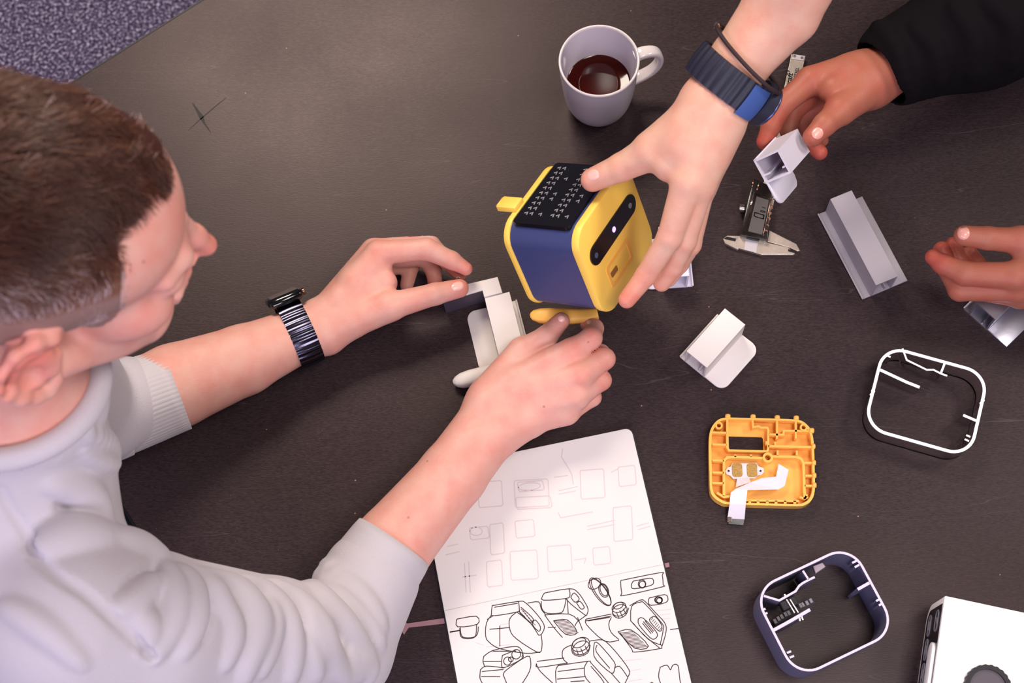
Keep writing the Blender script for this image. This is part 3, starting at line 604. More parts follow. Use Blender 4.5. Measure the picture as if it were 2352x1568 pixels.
S = [  # box upper left
 [(595, 1110), (750, 1085), (790, 1092), (850, 1150), (895, 1210), (903, 1245), (885, 1280), (868, 1285)], [(595, 1110), (590, 1155), (605, 1170), (740, 1148), (755, 1130), (750, 1085)],
 [(740, 1148), (700, 1185), (697, 1240), (720, 1290), (800, 1350), (875, 1388), (890, 1340), (885, 1285)], [(740, 1148), (790, 1185), (830, 1225), (868, 1283)], [(590, 1165), (560, 1215), (556, 1290), (575, 1325), (640, 1365), (790, 1392), (878, 1385)],
 [(580, 1250), (697, 1240)], [(565, 1192), (600, 1170)], [(755, 1130), (762, 1160), (800, 1195), (820, 1210), (838, 1190), (800, 1150), (765, 1120)], [(830, 1215), (850, 1195), (880, 1235), (872, 1262), (845, 1240), (830, 1215)], [(640, 1230), (640, 1350)], [(608, 1120), (745, 1096)], [(770, 1165), (815, 1205)], [(760, 1150), (790, 1180)],
 # box upper middle
 [(905, 1035), (1050, 1010), (1100, 1030), (1140, 1085), (1162, 1130), (1155, 1165), (1145, 1170)], [(905, 1035), (892, 1055), (900, 1078), (1030, 1068), (1055, 1050), (1050, 1010)], [(885, 1085), (890, 1130), (920, 1155), (990, 1155), (1015, 1140), (1030, 1085), (1028, 1068)], [(805, 1095), (870, 1088), (885, 1130), (910, 1162)],
 [(1030, 1068), (1060, 1100), (1110, 1140), (1148, 1168)], [(1060, 1060), (1085, 1090), (1110, 1070), (1080, 1035), (1060, 1060)], [(1095, 1095), (1120, 1130), (1140, 1120), (1115, 1085), (1095, 1095)], [(905, 1165), (960, 1240), (1010, 1298)], [(1148, 1170), (1100, 1205), (1085, 1230)], [(1100, 1180), (1130, 1255)], [(925, 1238), (970, 1238)], [(1040, 1075), (1045, 1160)], [(910, 1165), (1050, 1160), (1110, 1205)],
 [(958, 1200), (1040, 1195), (1098, 1270), (1030, 1280), (958, 1200)],
 # small section icon
 [(385, 1190), (500, 1173), (507, 1220), (390, 1235), (385, 1190)], [(405, 1240), (412, 1285), (435, 1300), (480, 1298), (498, 1282), (502, 1225)], [(402, 1245), (408, 1292), (440, 1305), (485, 1300), (508, 1275), (512, 1235)], [(345, 1268), (400, 1258)], [(345, 1265), (400, 1256)],
 # ellipse dial top
 E_(1235, 1028, 98, 36, .95), E_(1240, 1030, 92, 30, .96), E_(1255, 1020, 42, 27, 1.2), E_(1256, 1018, 36, 20, 1.2), E_(1200, 980, 30, 40, 1.0),
 # plates top right
 [(1362, 960), (1590, 915), (1602, 930), (1607, 985), (1598, 1000), (1375, 1050), (1362, 1035), (1355, 970), (1362, 960)], [(1430, 965), (1530, 948), (1550, 965), (1535, 990), (1435, 1010), (1418, 990), (1430, 965)], E_(1482, 982, 22, 24), E_(1484, 984, 18, 19),
 [(1525, 1065), (1615, 1045), (1635, 1065), (1622, 1092), (1535, 1108), (1520, 1085), (1525, 1065)], E_(1582, 1078, 20, 20), E_(1584, 1079, 15, 15), E_(1580, 1076, 23, 18),
 # camera body right
 E_(1345, 1120, 42, 28, -.4), E_(1350, 1138, 45, 32, -.4), [(1308, 1130), (1310, 1165), (1345, 1185), (1385, 1165), (1403, 1125)], E_(1342, 1110, 30, 18, -.4), [(1330, 1150), (1345, 1180)], [(1350, 1140), (1365, 1175)], [(1370, 1130), (1388, 1160)],
 [(1410, 1110), (1470, 1078), (1500, 1085), (1560, 1150), (1615, 1210), (1625, 1260), (1600, 1350), (1585, 1365), (1440, 1385), (1420, 1365), (1350, 1270)], [(1415, 1200), (1420, 1115), (1470, 1090), (1500, 1100), (1600, 1215), (1608, 1250), (1590, 1340)], [(1415, 1200), (1500, 1290), (1585, 1360)], [(1300, 1180), (1285, 1220), (1300, 1270), (1345, 1310)], [(1430, 1215), (1520, 1310), (1600, 1345)],
 [(1150, 1190), (1300, 1160)], [(1152, 1200), (1300, 1172)], [(1150, 1190), (1155, 1225), (1260, 1320), (1345, 1315)], [(1165, 1200), (1290, 1180)], [(1340, 1265), (1420, 1255), (1520, 1350), (1440, 1362), (1340, 1265)],
 [(1460, 1190), (1490, 1185), (1570, 1270), (1560, 1305), (1530, 1300), (1465, 1225), (1460, 1190)], [(1530, 1185), (1560, 1175), (1600, 1230), (1585, 1262), (1530, 1205), (1530, 1185)], [(1490, 1205), (1545, 1270)], [(1500, 1200), (1550, 1262)], [(1485, 1215), (1535, 1275)],
 # lower left camera
 [(545, 1410), (600, 1375), (720, 1352), (760, 1362), (775, 1395), (770, 1415)], [(545, 1410), (540, 1440), (550, 1470)], [(655, 1405), (740, 1370)], [(655, 1405), (650, 1450), (665, 1478), (770, 1425), (775, 1395)], E_(737, 1398, 26, 28, .3), E_(685, 1438, 22, 24, .3), E_(705, 1428, 14, 14), [(525, 1490), (560, 1468), (660, 1478)], [(525, 1490), (522, 1540), (540, 1575)], [(535, 1500), (660, 1488)], [(660, 1520), (680, 1490), (800, 1410), (822, 1440), (815, 1500), (760, 1590)], [(660, 1520), (690, 1595)], [(545, 1440), (650, 1440)], [(530, 1530), (640, 1530)], [(600, 1380), (735, 1380)],
 # lower middle camera
 E_(1118, 1340, 55, 38, -.45), E_(1122, 1360, 52, 38, -.45), E_(1110, 1330, 42, 26, -.45), [(1065, 1345), (1070, 1390), (1110, 1410), (1160, 1390), (1175, 1345)], [(1095, 1370), (1105, 1400)], [(1120, 1365), (1135, 1400)], [(1145, 1350), (1160, 1380)],
 [(1175, 1320), (1230, 1312), (1270, 1325), (1340, 1400), (1405, 1490), (1400, 1530), (1370, 1590)], [(1200, 1330), (1195, 1380), (1210, 1430), (1300, 1510), (1320, 1480), (1315, 1440), (1225, 1335), (1200, 1330)], [(1215, 1345), (1212, 1385), (1290, 1480)], [(1060, 1345), (1015, 1370), (1012, 1420), (1040, 1450)],
 [(860, 1440), (1020, 1420)], [(858, 1455), (870, 1475), (1040, 1450)], [(855, 1455), (880, 1500), (960, 1575)], [(985, 1465), (1160, 1440), (1180, 1450), (1260, 1540), (1300, 1590)], [(985, 1465), (970, 1500), (975, 1590)], [(1160, 1440), (1140, 1480), (1150, 1540), (1200, 1590)], [(985, 1500), (1140, 1480)], [(980, 1545), (1145, 1530)], [(1180, 1470), (1240, 1540), (1270, 1590)], [(1320, 1480), (1350, 1470), (1395, 1530)], [(1060, 1560), (1140, 1555)], [(1300, 1510), (1370, 1590)],
 # far right cup
 [(1590, 1475), (1630, 1462), (1650, 1490), (1665, 1462), (1695, 1465), (1705, 1540), (1715, 1590)], [(1590, 1475), (1580, 1530), (1600, 1590)], [(1650, 1252), (1700, 1245)], [(1520, 1580), (1540, 1565), (1560, 1580)]]
b = MB()
for st in S: stroke(b, spline([p for p in st], 3) if len(st) > 2 else st, .0009)
hat = lambda x0, y0, x1, y1, x2, y2, n: [[(x0+(x1-x0)*i/n, y0+(y1-y0)*i/n), (x0+(x1-x0)*i/n+x2, y0+(y1-y0)*i/n+y2)] for i in range(n+1)]
for st in hat(965, 1203, 1035, 1278, 70, -8, 10)+hat(1350, 1272, 1435, 1360, 78, -8, 12)+hat(765, 1130, 830, 1210, 20, 15, 6)+hat(1535, 1195, 1585, 1255, 12, -14, 6): stroke(b, st, .0006)
b.build('ink_sketch', m_ink, book)
b = MB()
R_ = lambda x0, y0, x1, y1, s=10: [(x0, y0+s), (x0+4, y0), (x1-8, y0-s), (x1, y0), (x1+8, y1-s), (x1, y1), (x0+14, y1+s), (x0+6, y1), (x0, y0+s)]
for st in [[(1012, 180), (1005, 230), (1030, 270), (1065, 330), (1075, 390)], R_(725, 370, 925, 520), R_(745, 380, 895, 425), E_(815, 405, 65, 22, -.1), R_(735, 470, 940, 530), R_(510, 380, 650, 520), R_(1115, 310, 1255, 470), R_(1340, 290, 1440, 395), R_(1310, 530, 1420, 720), [(1160, 640), (1320, 605)], [(1160, 660), (1320, 630)], [(990, 430), (1100, 405)], [(990, 450), (1090, 430)], [(985, 560), (1000, 590), (1190, 555)], R_(580, 630, 660, 800), R_(730, 610, 840, 700), R_(700, 790, 860, 950), R_(920, 760, 1060, 900), R_(560, 850, 650, 990), [(430, 860), (440, 1030)], [(455, 850), (465, 1030)], [(420, 940), (500, 930)], E_(500, 670, 35, 25), R_(460, 650, 570, 710), [(330, 760), (390, 745)], [(320, 810), (400, 790)], [(1080, 840), (1150, 830), (1140, 860)], R_(1190, 770, 1290, 860), [(1450, 640), (1520, 620)], [(1460, 660), (1530, 640)], [(960, 350), (1040, 340)], [(1300, 320), (1340, 300)]]:
    stroke(b, st, .0011)
for st in [[(1560, 1140), (1655, 1132)], [(1590, 1165), (1650, 1158)], [(1600, 1190), (1650, 1184)], [(1350, 1440), (1480, 1425)], [(1400, 1500), (1475, 1485)], [(1400, 1560), (1480, 1545)], [(500, 1330), (545, 1345)], [(560, 1355), (700, 1340)], [(640, 1225), (700, 1215)]]: stroke(b, st, .0007)
b.build('faint_drawing', m_faint, book)
# elastic strap below the sketchbook
m_strap = mat('dusty_pink_elastic', (150, 112, 118), rough=.7)
b = MB(); pl = [P(*zs(*p), .001)[:2] for p in [(50, 1215), (75, 1207), (92, 1216), (300, 1186), (420, 1160), (1640, 855), (1645, 880), (420, 1190), (300, 1218), (100, 1240), (85, 1262), (72, 1282), (60, 1262)]]
b.prism(pl, TZ, TZ+.0016); tag(b.build('elastic_strap', m_strap), 'dusty pink elastic strap sticking out from under the sketchbook', 'strap')
# ------------------------------------------------------------------ caliper
zk = Zm(1640, 380, 6.533)
cal = empty('digital_caliper', P(1750, 560, 0), label='steel digital caliper with small display, lying partly under the dark-sleeved hand', cat='caliper')
m_brush = mat('brushed_steel', (214, 200, 188), rough=.33, metal=.85, bump=.1, bscale=900, var=.08, vscale=120)
m_sat = mat('satin_pale_steel', (196, 190, 198), rough=.4, metal=.5)
def poly(pts, h0, h1, f, bev=0): b = MB(); b.prism([P(*f(*p), h1)[:2] for p in pts], TZ+h0, TZ+h1, bev=bev); return b
ident = lambda *a: a
poly([(1818, 124), (1850, 128), (1774, 480), (1742, 476)], .004, .0072, ident, .0003).build('beam', m_brush, cal)
poly([(1822, 124), (1849, 128), (1846, 139), (1819, 135)], .0072, .0082, ident, .0003).build('end_cap', m_sat, cal)
for q in ((1825, 129), (1842, 133)): b = MB(); b.cyl(P(*q, .008), P(*q, .0090), .0016, n=14, bev=.0003); b.build('screw', m_chrome, cal)
poly([(135, 1100), (200, 1050), (400, 1055), (680, 1110), (840, 1165), (1110, 1225), (1220, 1320), (1190, 1335), (710, 1335), (375, 1240), (355, 1260), (165, 1165)], .0005, .005, zk, .0004).build('fixed_jaw', m_brush, cal)
poly([(830, 970), (1235, 1175), (1290, 1275), (1250, 1285), (1115, 1222), (960, 1183), (800, 1140)], .0012, .0054, zk, .0004).build('sliding_jaw', m_brush, cal)
poly([(470, 1080), (665, 1120), (632, 1305), (460, 1265)], .005, .0056, zk).build('jaw_plate', m_sat, cal)
poly([(145, 1098), (190, 1066), (335, 1095), (318, 1138)], .005, .0053, zk).build('jaw_tip_facet', m_steel, cal)
poly([(1118, 1245), (1125, 1255), (1255, 1300), (1235, 1318), (1110, 1285)], .0048, .0053, zk).build('jaw_tip_facet', m_steel, cal)
poly([(600, 190), (860, 310), (870, 480), (800, 1110), (400, 1035), (520, 480)], .002, .013, zk, .001).build('display_housing', mat('black_caliper_housing', (24, 20, 20), rough=.22), cal, angle=40)
poly([(505, 1030), (690, 1075), (680, 1120), (495, 1080)], .004, .010, zk, .0005).build('neck', m_steel, cal)
m_bronze = mat('bronze_trim', (170, 128, 104), rough=.25, metal=1)
def trim(pts, h, r, f, name, mt, par, closed=True): b = MB(); b.tube([P(*f(*p), h) for p in pts], r, 6, closed); return b.build(name, mt, par, smooth=True)
trim([(620, 425), (855, 505), (735, 1065), (460, 1000)], .0132, .0006, zk, 'display_frame', m_bronze, cal)
poly([(640, 462), (822, 520), (722, 1035), (512, 985)], .0128, .0135, zk).build('display', mat('grey_lcd', (88, 84, 82), rough=.25), cal)
b = MB()
def seg(b, pts, wd, h, f):
    q = [P(*f(*p), h) for p in pts]
    for i in range(len(q)-1):
        d = q[i+1]-q[i]; d /= np.linalg.norm(d); s = np.cross(z, d)*wd/2; e = d*wd*.3; zz = np.array([0, 0, .00008]); b.add([q[i]-e+s+zz, q[i]-e-s+zz, q[i+1]+e-s+zz, q[i+1]+e+s+zz], [[0, 1, 2, 3]])
seg(b, [(602, 745), (612, 705), (665, 718)], .0012, .0135, zk); seg(b, [(600, 755), (650, 778)], .0012, .0135, zk); seg(b, [(690, 728), (750, 745), (740, 800), (690, 788)], .0012, .0135, zk); seg(b, [(665, 718), (690, 728)], .0008, .0135, zk); seg(b, [(650, 778), (690, 788)], .0008, .0135, zk)
seg(b, [(705, 672), (735, 682), (765, 690), (768, 705), (735, 700), (700, 690), (705, 672)], .0008, .0135, zk); seg(b, [(722, 625), (770, 640)], .0008, .0135, zk)
b.build('display_digits', m_blk, cal)
for q in [(600, 210, 570, 320), (690, 235, 640, 370)]: trim([q[:2], q[2:]], .0128, .0011, zk, 'edge_trim', m_bronze, cal, False)
trim([(600, 400), (560, 570), (540, 590)], .0125, .0018, zk, 'edge_trim', m_chrome, cal, False)
b = MB(); b.cyl(P(*zk(465, 640), .008), P(*zk(375, 628), .008), .0046, n=20, bev=.0008); b.build('lock_screw', m_chrome, cal, angle=40)
b = MB(); b.cyl(P(*zk(880, 490), .0075), P(*zk(950, 480), .0075), .0022, n=14, bev=.0006); b.build('thumb_wheel', m_chrome, cal, angle=40)
for p in [(862, 620), (843, 715), (828, 795), (803, 900), (785, 985)]:
    b = MB(); b.cyl(P(*zk(*p), .009), P(*zk(*p), .0130), .0020, n=14, bev=.0005); b.build('button', m_bronze, cal, angle=40)
def text(s, size, pa, pb, h, mt, par, name='lettering', shear=0, bold=0):
    cu = bpy.data.curves.new(name, 'FONT'); cu.body = s; cu.size = 1; cu.shear = shear; cu.offset = bold; cu.resolution_u = 3; t = bpy.data.objects.new('tmp', cu); COL.objects.link(t)
    bpy.context.view_layer.update(); me = bpy.data.meshes.new_from_object(t.evaluated_get(bpy.context.evaluated_depsgraph_get())); bpy.data.objects.remove(t)
    V = np.array([v.co[:] for v in me.vertices]); Fc = [list(p.vertices) for p in me.polygons]; A_, B2 = P(*pa, h), P(*pb, h); d = (B2-A_)/np.linalg.norm(B2-A_); s_ = np.cross(z, d)
    W = A_+d*(V[:, 0:1]-V[:, 0].min())*(np.linalg.norm(B2-A_)/(V[:, 0].max()-V[:, 0].min()))+s_*V[:, 1:2]*size+z*.00012
    return link(name, W, Fc, mt, par)
ztx = Zm(1720, 100, 5.6)
text("craft'", .0085, ztx(535, 560), ztx(575, 355), .0072, m_blk, cal, shear=.3, bold=.02)
text('SS STEEL', .0048, ztx(598, 505), ztx(648, 310), .0072, m_blk, cal, bold=.02)
# ------------------------------------------------------------------ yellow and blue gadget in the air
Rd = cam_axes((.56, .70, -.46), (.22, -.70, -.66), (-.80, -.03, -.56))    # u, v, depth
ud, vd, ed = Rd[:, 0], Rd[:, 1], Rd[:, 2]
SZu, SZv, DE = .112, .105, .086
G0 = P(1318, 548, .205)          # virtual near corner of the front face
gad = empty('gadget', G0, label='yellow and blue box-shaped gadget held above the table by the watch-wearing hand', cat='gadget')
gp = lambda a, b2, e: G0+ud*a+vd*b2+ed*e
def gfr(e=0): return (G0+ed*e, np.stack([ud, vd, ed], 1))
def place(b, e=0):
    o_, R_2 = gfr(e); return [o_+R_2@np.array(v) for v in b.V]
def dpr(outl, e0, e1, name, mt, par, bev=0, ang=35, holes=None):
    b = MB()
    if holes: b.holed(outl, holes, e0, e1)
    else: b.prism(outl, e0, e1, bev=bev)
    V = place(b); 
    Fc = b.F if np.linalg.det(np.stack([ud, vd, ed], 1)) > 0 else [tuple(f[::-1]) for f in b.F]
    return link(name, V, Fc, mt, par, angle=ang)
RO = .022; ru = rrect(SZu, SZv, RO, 8, SZu/2, SZv/2)
dpr(rrect(SZu-.003, SZv-.003, RO-.001, 8, SZu/2, SZv/2), .008, DE-.006, 'body_band', mat('deep_blue_plastic', (58, 66, 112), rough=.42), gad)
capf = dpr(ru, 0, .009, 'front_cap', m_yel, gad, bev=.0018)
dpr(ru, DE-.007, DE, 'rear_cap', m_yel, gad, bev=.0018)
dpr(rrect(.0175, .088, .0087, 8, 0, 0), -.0012, .0005, 'display_strip', m_blk, gad) if False else None
ps = [(.052+x_, .037+y_) for x_, y_ in rrect(.092, .021, .0104, 8, .004, 0)]
strip = dpr(ps, -.0014, .0004, 'display_strip', m_blk, gad)
m_led = mat('violet_led', (150, 110, 255), emit=(150, 110, 255), estr=5)
for (x_, y_, mt, nm) in ((.056, .037, m_led, 'indicator_light'), (.019, .037, mat('dark_lens', (70, 84, 110), rough=.1), 'lens'), (.091, .037, mat('grey_lens', (120, 120, 120), rough=.1), 'lens')):
    dpr([(x_+.0028*math.cos(t*math.pi/10), y_+.0028*math.sin(t*math.pi/10)) for t in range(20)], -.0018, -.0013, nm, mt, strip)
dpr(rrect(.046, .026, .004, 5, .048, .073), -.0006, .0002, 'label_area', m_yel2, gad, holes=[rrect(.038, .018, .003, 5, .048, .073)])
dpr(rrect(.012, .006, .001, 3, .036, .073), -.0006, .0002, 'label_mark', mat('brown_mark', (150, 96, 50), rough=.6), gad)
# top face (v = 0 side): black control panel
def on_top(a, e, off=0): return G0+ud*a+ed*e-vd*off
b = MB(); q = rrect(SZu-.022, DE-.022, .004, 4, SZu/2+.001, DE/2+.001); n = len(q)
V = [on_top(a, e, .0016) for a, e in q]+[on_top(a, e, -.003) for a, e in q]; b.add(V, [list(range(n))[::-1], [n+i for i in range(n)]]+[[i, (i+1) % n, n+(i+1) % n, n+i] for i in range(n)])
top = b.build('control_panel', m_blk, gad)
b = MB()
for e in (.020, .030, .036, .050, .060, .066):
    for a in np.arange(.024, .094, .0075):
        if (e in (.020, .050)) and int(a*1000) % 2: continue
        b.tube([on_top(a, e, .0017), on_top(a+.004, e+.0006, .0017), on_top(a+.002, e+.0034, .0017)], .0006, 5)
b.build('control_marking', mat('grey_marking', (150, 146, 150), rough=.5), top)
b = MB(); tq = gp(.030, .004, DE-.002); R3 = np.stack([ud, ed, np.cross(ud, ed)], 1)
b.box(gp(.036, -.002, DE+.006), (.016, .022, .006), rot=R3, bev=.0008); tab = b.build('tab', m_yel, gad, angle=40)
b = MB(); b.cyl(gp(.030, -.003, DE+.0165), gp(.042, -.003, DE+.0165), .0022, n=14, bev=.0004); b.build('hinge_pin', m_yel2, tab, angle=50)
# ------------------------------------------------------------------ skin, cloth, hair
def skin(name, base, red, bumpy=.25):
    m = mat(name, base, rough=.48, spec=.35, sss=.12, bump=bumpy, bscale=700)
    nt = m.node_tree; b = nt.nodes['Principled BSDF']; N = nt.nodes.new; Lk = nt.links.new
    tc = N('ShaderNodeTexCoord'); at = N('ShaderNodeAttribute'); at.attribute_name = 'blush'
    n = N('ShaderNodeTexNoise'); n.inputs['Scale'].default_value = 55; n.inputs['Detail'].default_value = 5; Lk(tc.outputs['Object'], n.inputs['Vector'])
    r = N('ShaderNodeMapRange'); r.inputs[1].default_value = .35; r.inputs[2].default_value = .7; r.inputs[3].default_value = 0; r.inputs[4].default_value = .42; Lk(n.outputs[0], r.inputs[0])
    a = N('ShaderNodeMath'); a.operation = 'ADD'; a.use_clamp = True; Lk(r.outputs[0], a.inputs[0]); Lk(at.outputs['Fac'], a.inputs[1])
    mx = N('ShaderNodeMix'); mx.data_type = 'RGBA'; mx.inputs['A'].default_value = lin(base); mx.inputs['B'].default_value = lin(red); Lk(a.outputs[0], mx.inputs['Factor'])
    v = N('ShaderNodeTexVoronoi'); v.inputs['Scale'].default_value = 34; Lk(tc.outputs['Object'], v.inputs['Vector'])
    l = N('ShaderNodeMath'); l.operation = 'LESS_THAN'; l.inputs[1].default_value = .045; Lk(v.outputs['Distance'], l.inputs[0])
    l2 = N('ShaderNodeMath'); l2.operation = 'MULTIPLY'; l2.inputs[1].default_value = .45; Lk(l.outputs[0], l2.inputs[0])
    m2 = N('ShaderNodeMix'); m2.data_type = 'RGBA'; m2.inputs['B'].default_value = lin((140, 70, 52)); Lk(l2.outputs[0], m2.inputs['Factor']); Lk(mx.outputs['Result'], m2.inputs['A']); Lk(m2.outputs['Result'], b.inputs['Base Color'])
    return m
def blush(o, spots):
    n = len(o.data.vertices); co_ = np.empty(n*3, np.float32); o.data.vertices.foreach_get('co', co_); M = np.array(root_matrix(o)); W = co_.reshape(-1, 3)@M[:3, :3].T+M[:3, 3]; v = np.zeros(n)
    for p, r, s in spots: v = np.maximum(v, s*np.exp(-((W-p)**2).sum(1)/(r*r)))
    vcol(o, 'blush', v)
sk_A = skin('fair_skin', (214, 162, 148), (212, 122, 108)); sk_B = skin('light_skin', (220, 174, 152), (216, 132, 112)); sk_C = skin('brown_skin', (164, 100, 80), (170, 78, 66))
m_nail = mat('fingernail_pink', (236, 184, 172), rough=.3, coat=.3); m_nailC = mat('fingernail_rose', (226, 160, 146), rough=.3, coat=.3)
m_lip = None
def two(a, b, ra, rb, oa, ob):          # a flattened limb: two cones side by side; offsets in pixels
    return [Cone(P(a[0]+s*oa[0], a[1]+s*oa[1], a[2]), P(b[0]+s*ob[0], b[1]+s*ob[1], b[2]), ra, rb) for s in (-1, 1)]
def hand(palm, fingers, k=.006):
    pn = U(k, palm); out = []
    for f in fingers: out.append(f)
    # each finger melts into the palm, fingers stay apart from one another
    return U(.0022, [U(.006, [pn, finger(f)]) for f in out])
# ------------------------------------------------------------------ person in the grey sweatshirt
HS = 1.06; HO = np.array([-.362, .362, TZ+.565]); HYPR = (14.5, 19.5, -5)
def rot(y, p, r):
    cy, sy = math.cos(y), math.sin(y); cp, sp = math.cos(p), math.sin(p); cr_, sr = math.cos(r), math.sin(r)
    return np.array([[cy, -sy, 0], [sy, cy, 0], [0, 0, 1]])@np.array([[cp, 0, sp], [0, 1, 0], [-sp, 0, cp]])@np.array([[1, 0, 0], [0, cr_, -sr], [0, sr, cr_]])
HR_ = rot(*[math.radians(a) for a in HYPR])
hl = lambda x, y, z_: HO+HR_@(np.array([x, y, z_])*HS/1000)
def HE(c, r, R=None): return Ell(hl(*c), np.array(r)*HS/1000, HR_ if R is None else HR_@R)
def HC_(a, b, ra, rb): return Cone(hl(*a), hl(*b), ra*HS/1000, rb*HS/1000)
def ry(a): a = math.radians(a); return np.array([[math.cos(a), 0, math.sin(a)], [0, 1, 0], [-math.sin(a), 0, math.cos(a)]])
both = lambda f: [f(-1), f(1)]
skull = U(.022, [HE((-14, 0, 44), (93, 74, 78)), HE((44, 0, 42), (50, 59, 52))])
face = U(.014, [skull, HE((48, 0, -18), (42, 54, 62)), HE((44, 0, -62), (42, 44, 32))]
         + both(lambda s: HC_((8, 54*s, -44), (72, 18*s, -84), 15, 14)) + [HE((80, 0, -86), (16, 20, 15))]
         + both(lambda s: HE((60, 38*s, -18), (24, 19, 20))))
face = Sub(.012, face, both(lambda s: HE((102, 31*s, 2), (10, 14, 8))))
face = U(.007, [face, HC_((76, -42, 20), (88, -28, 22), 8, 7.5), HC_((76, 42, 20), (88, 28, 22), 8, 7.5), HC_((88, -28, 22), (88, 28, 22), 7.5, 7.5)]
         + both(lambda s: HE((79, 30*s, 5), (13, 15, 12))) + [HC_((92, 0, 20), (104, 0, -4), 6, 7), HC_((104, 0, -4), (113, 0, -17), 7, 7.4)] + both(lambda s: HE((99, 7.5*s, -22), (8, 5, 5)))
         + [HC_((93, -16, -51), (99, 0, -47), 4.5, 5.5), HC_((93, 16, -51), (99, 0, -47), 4.5, 5.5), HC_((92, -14, -58), (97, 0, -59), 5, 6), HC_((92, 14, -58), (97, 0, -59), 5, 6), HE((89, 0, -38), (11, 20, 12))])
face = Sub(.004, face, [HC_((96, -20, -55), (103.5, 0, -53.5), 1.6, 1.8), HC_((96, 20, -55), (103.5, 0, -53.5), 1.6, 1.8)]+both(lambda s: HC_((109, 6*s, -31), (106, 8*s, -24), 2.6, 2))+both(lambda s: HC_((98, 22*s, -24), (90, 33*s, -48), 1.6, 1.4)))
def ear(s):
    pr = [(6, 18), (4, 27), (-6, 33), (-18, 31), (-27, 20), (-29, 6), (-25, -8), (-17, -19), (-8, -29), (0, -33), (4, -27), (5, -18)]
    out = []; yy_ = [-73, -77, -82, -87, -92, -94, -93, -90, -86, -81, -77, -74]
    for i in range(len(pr)-1): out.append(HC_((pr[i][0], -s*yy_[i]*1., pr[i][1]), (pr[i+1][0], -s*yy_[i+1], pr[i+1][1]), 3.6 if i < 7 else 5.2, 3.6 if i+1 < 7 else 5.2))
    base = [HE((-10, s*79, 0), (17, 8, 26)), HC_((-18, s*86, 20), (-20, s*88, -6), 3.5, 3.5), HC_((-20, s*88, -6), (-6, s*82, -16), 3.5, 4), HC_((-18, s*86, 20), (-4, s*80, 24), 3, 3)]
    e = U(.005, out+base)
    return U(.006, [Sub(.004, e, [HE((-9, s*88, -1), (9, 9, 11)), HC_((-23, s*93, 18), (-24, s*95, -2), 1.6, 1.6)]), HC_((6, s*75, 4), (4, s*80, -6), 4.5, 4)])
NB = P(28, 893, .425)
head = U(.012, [face, HC_((-28, 0, -30), (-30, 0, -60), 56, 56), Cone(hl(-30, 0, -50), NB, .056, .056), ear(-1), ear(1)])
shR, shL = P(215, 1450, .33), P(10, 600, .35); elR, elL = P(775, 1500, .066), P(212, 955, .075)
wrR, wrL = (1140, 955, .046), (735, 752, .036)
armR = U(.005, [Cone(shR, elR, .045, .040), Cone(elR, P(905, 1250, .058), .038, .037), U(.018, two((905, 1250, .058), (1040, 1090, .052), .034, .0265, (6, 4), (12, 9))), U(.018, two((1040, 1090, .052), wrR, .0265, .0218, (12, 9), (20, 15)))])
handR = hand([Cone(P(1125, 925, .046), P(1185, 880, .052), .0225, .019), Cone(P(1155, 985, .044), P(1210, 965, .046), .0215, .018),
    Cone(P(1175, 885, .052), P(1312, 810, .064), .017, .0135), Cone(P(1185, 910, .052), P(1330, 862, .066), .017, .0135), Cone(P(1195, 940, .048), P(1322, 908, .058), .017, .0130), Cone(P(1200, 960, .044), P(1300, 945, .046), .017, .0125),
    Cone(P(1125, 900, .046), P(1200, 808, .050), .017, .014), Cone(P(1195, 860, .040), P(1270, 830, .046), .017, .015)],
    [[(1315, 808, .065, .0130), (1358, 776, .068, .0107), (1365, 754, .053, .0092), (1350, 744, .046, .0078)],
     [(1334, 862, .067, .0130), (1388, 824, .060, .0107), (1380, 812, .038, .0092), (1352, 796, .026, .008)],
     [(1326, 908, .059, .0125), (1381, 873, .050, .0100), (1372, 862, .028, .0088), (1340, 850, .018, .008)],
     [(1300, 945, .046, .0118), (1360, 912, .038, .0090), (1348, 900, .020, .0080), (1320, 890, .014, .0075)],
     [(1200, 806, .050, .0130), (1256, 772, .056, .0108), (1289, 737, .057, .0088)]])
armL = U(.005, [Cone(shL, elL, .045, .041), Cone(elL, P(405, 885, .055), .040, .041), U(.018, two((405, 885, .055), (560, 826, .046), .038, .030, (2, 4), (3, 9))), U(.018, two((560, 826, .046), (690, 768, .038), .030, .0215, (3, 9), (5, 13))), U(.018, two((690, 768, .038), wrL, .0215, .0205, (5, 13), (8, 17)))])
handL = hand([Cone(P(745, 735, .038), P(785, 700, .042), .0205, .019), Cone(P(755, 760, .036), P(800, 735, .040), .0195, .018), Cone(P(780, 700, .042), P(868, 585, .056), .0175, .0130), Cone(P(775, 690, .034), P(858, 578, .044), .017, .0125), Cone(P(780, 705, .026), P(862, 592, .030), .016, .0125), Cone(P(790, 715, .022), P(875, 615, .020), .015, .012),
    Cone(P(790, 740, .040), P(895, 702, .048), .0185, .0150), Cone(P(820, 690, .040), P(880, 650, .046), .020, .0135), Cone(P(820, 650, .046), P(868, 610, .050), .018, .0135)],
    [[(872, 580, .058, .0125), (980, 572, .062, .0112), (1038, 598, .056, .0092), (1070, 617, .052, .0070)],
     [(862, 576, .044, .0125), (985, 560, .044, .0104), (1028, 600, .034, .0085), (1056, 630, .030, .0073)],
     [(866, 592, .030, .0120), (975, 590, .026, .0100), (995, 618, .022, .0086), (1000, 655, .020, .0075)],
     [(878, 612, .020, .0110), (945, 608, .015, .0086), (934, 655, .012, .0072)],
     [(893, 704, .049, .0142), (1000, 675, .049, .0112), (1055, 662, .045, .0097)]])
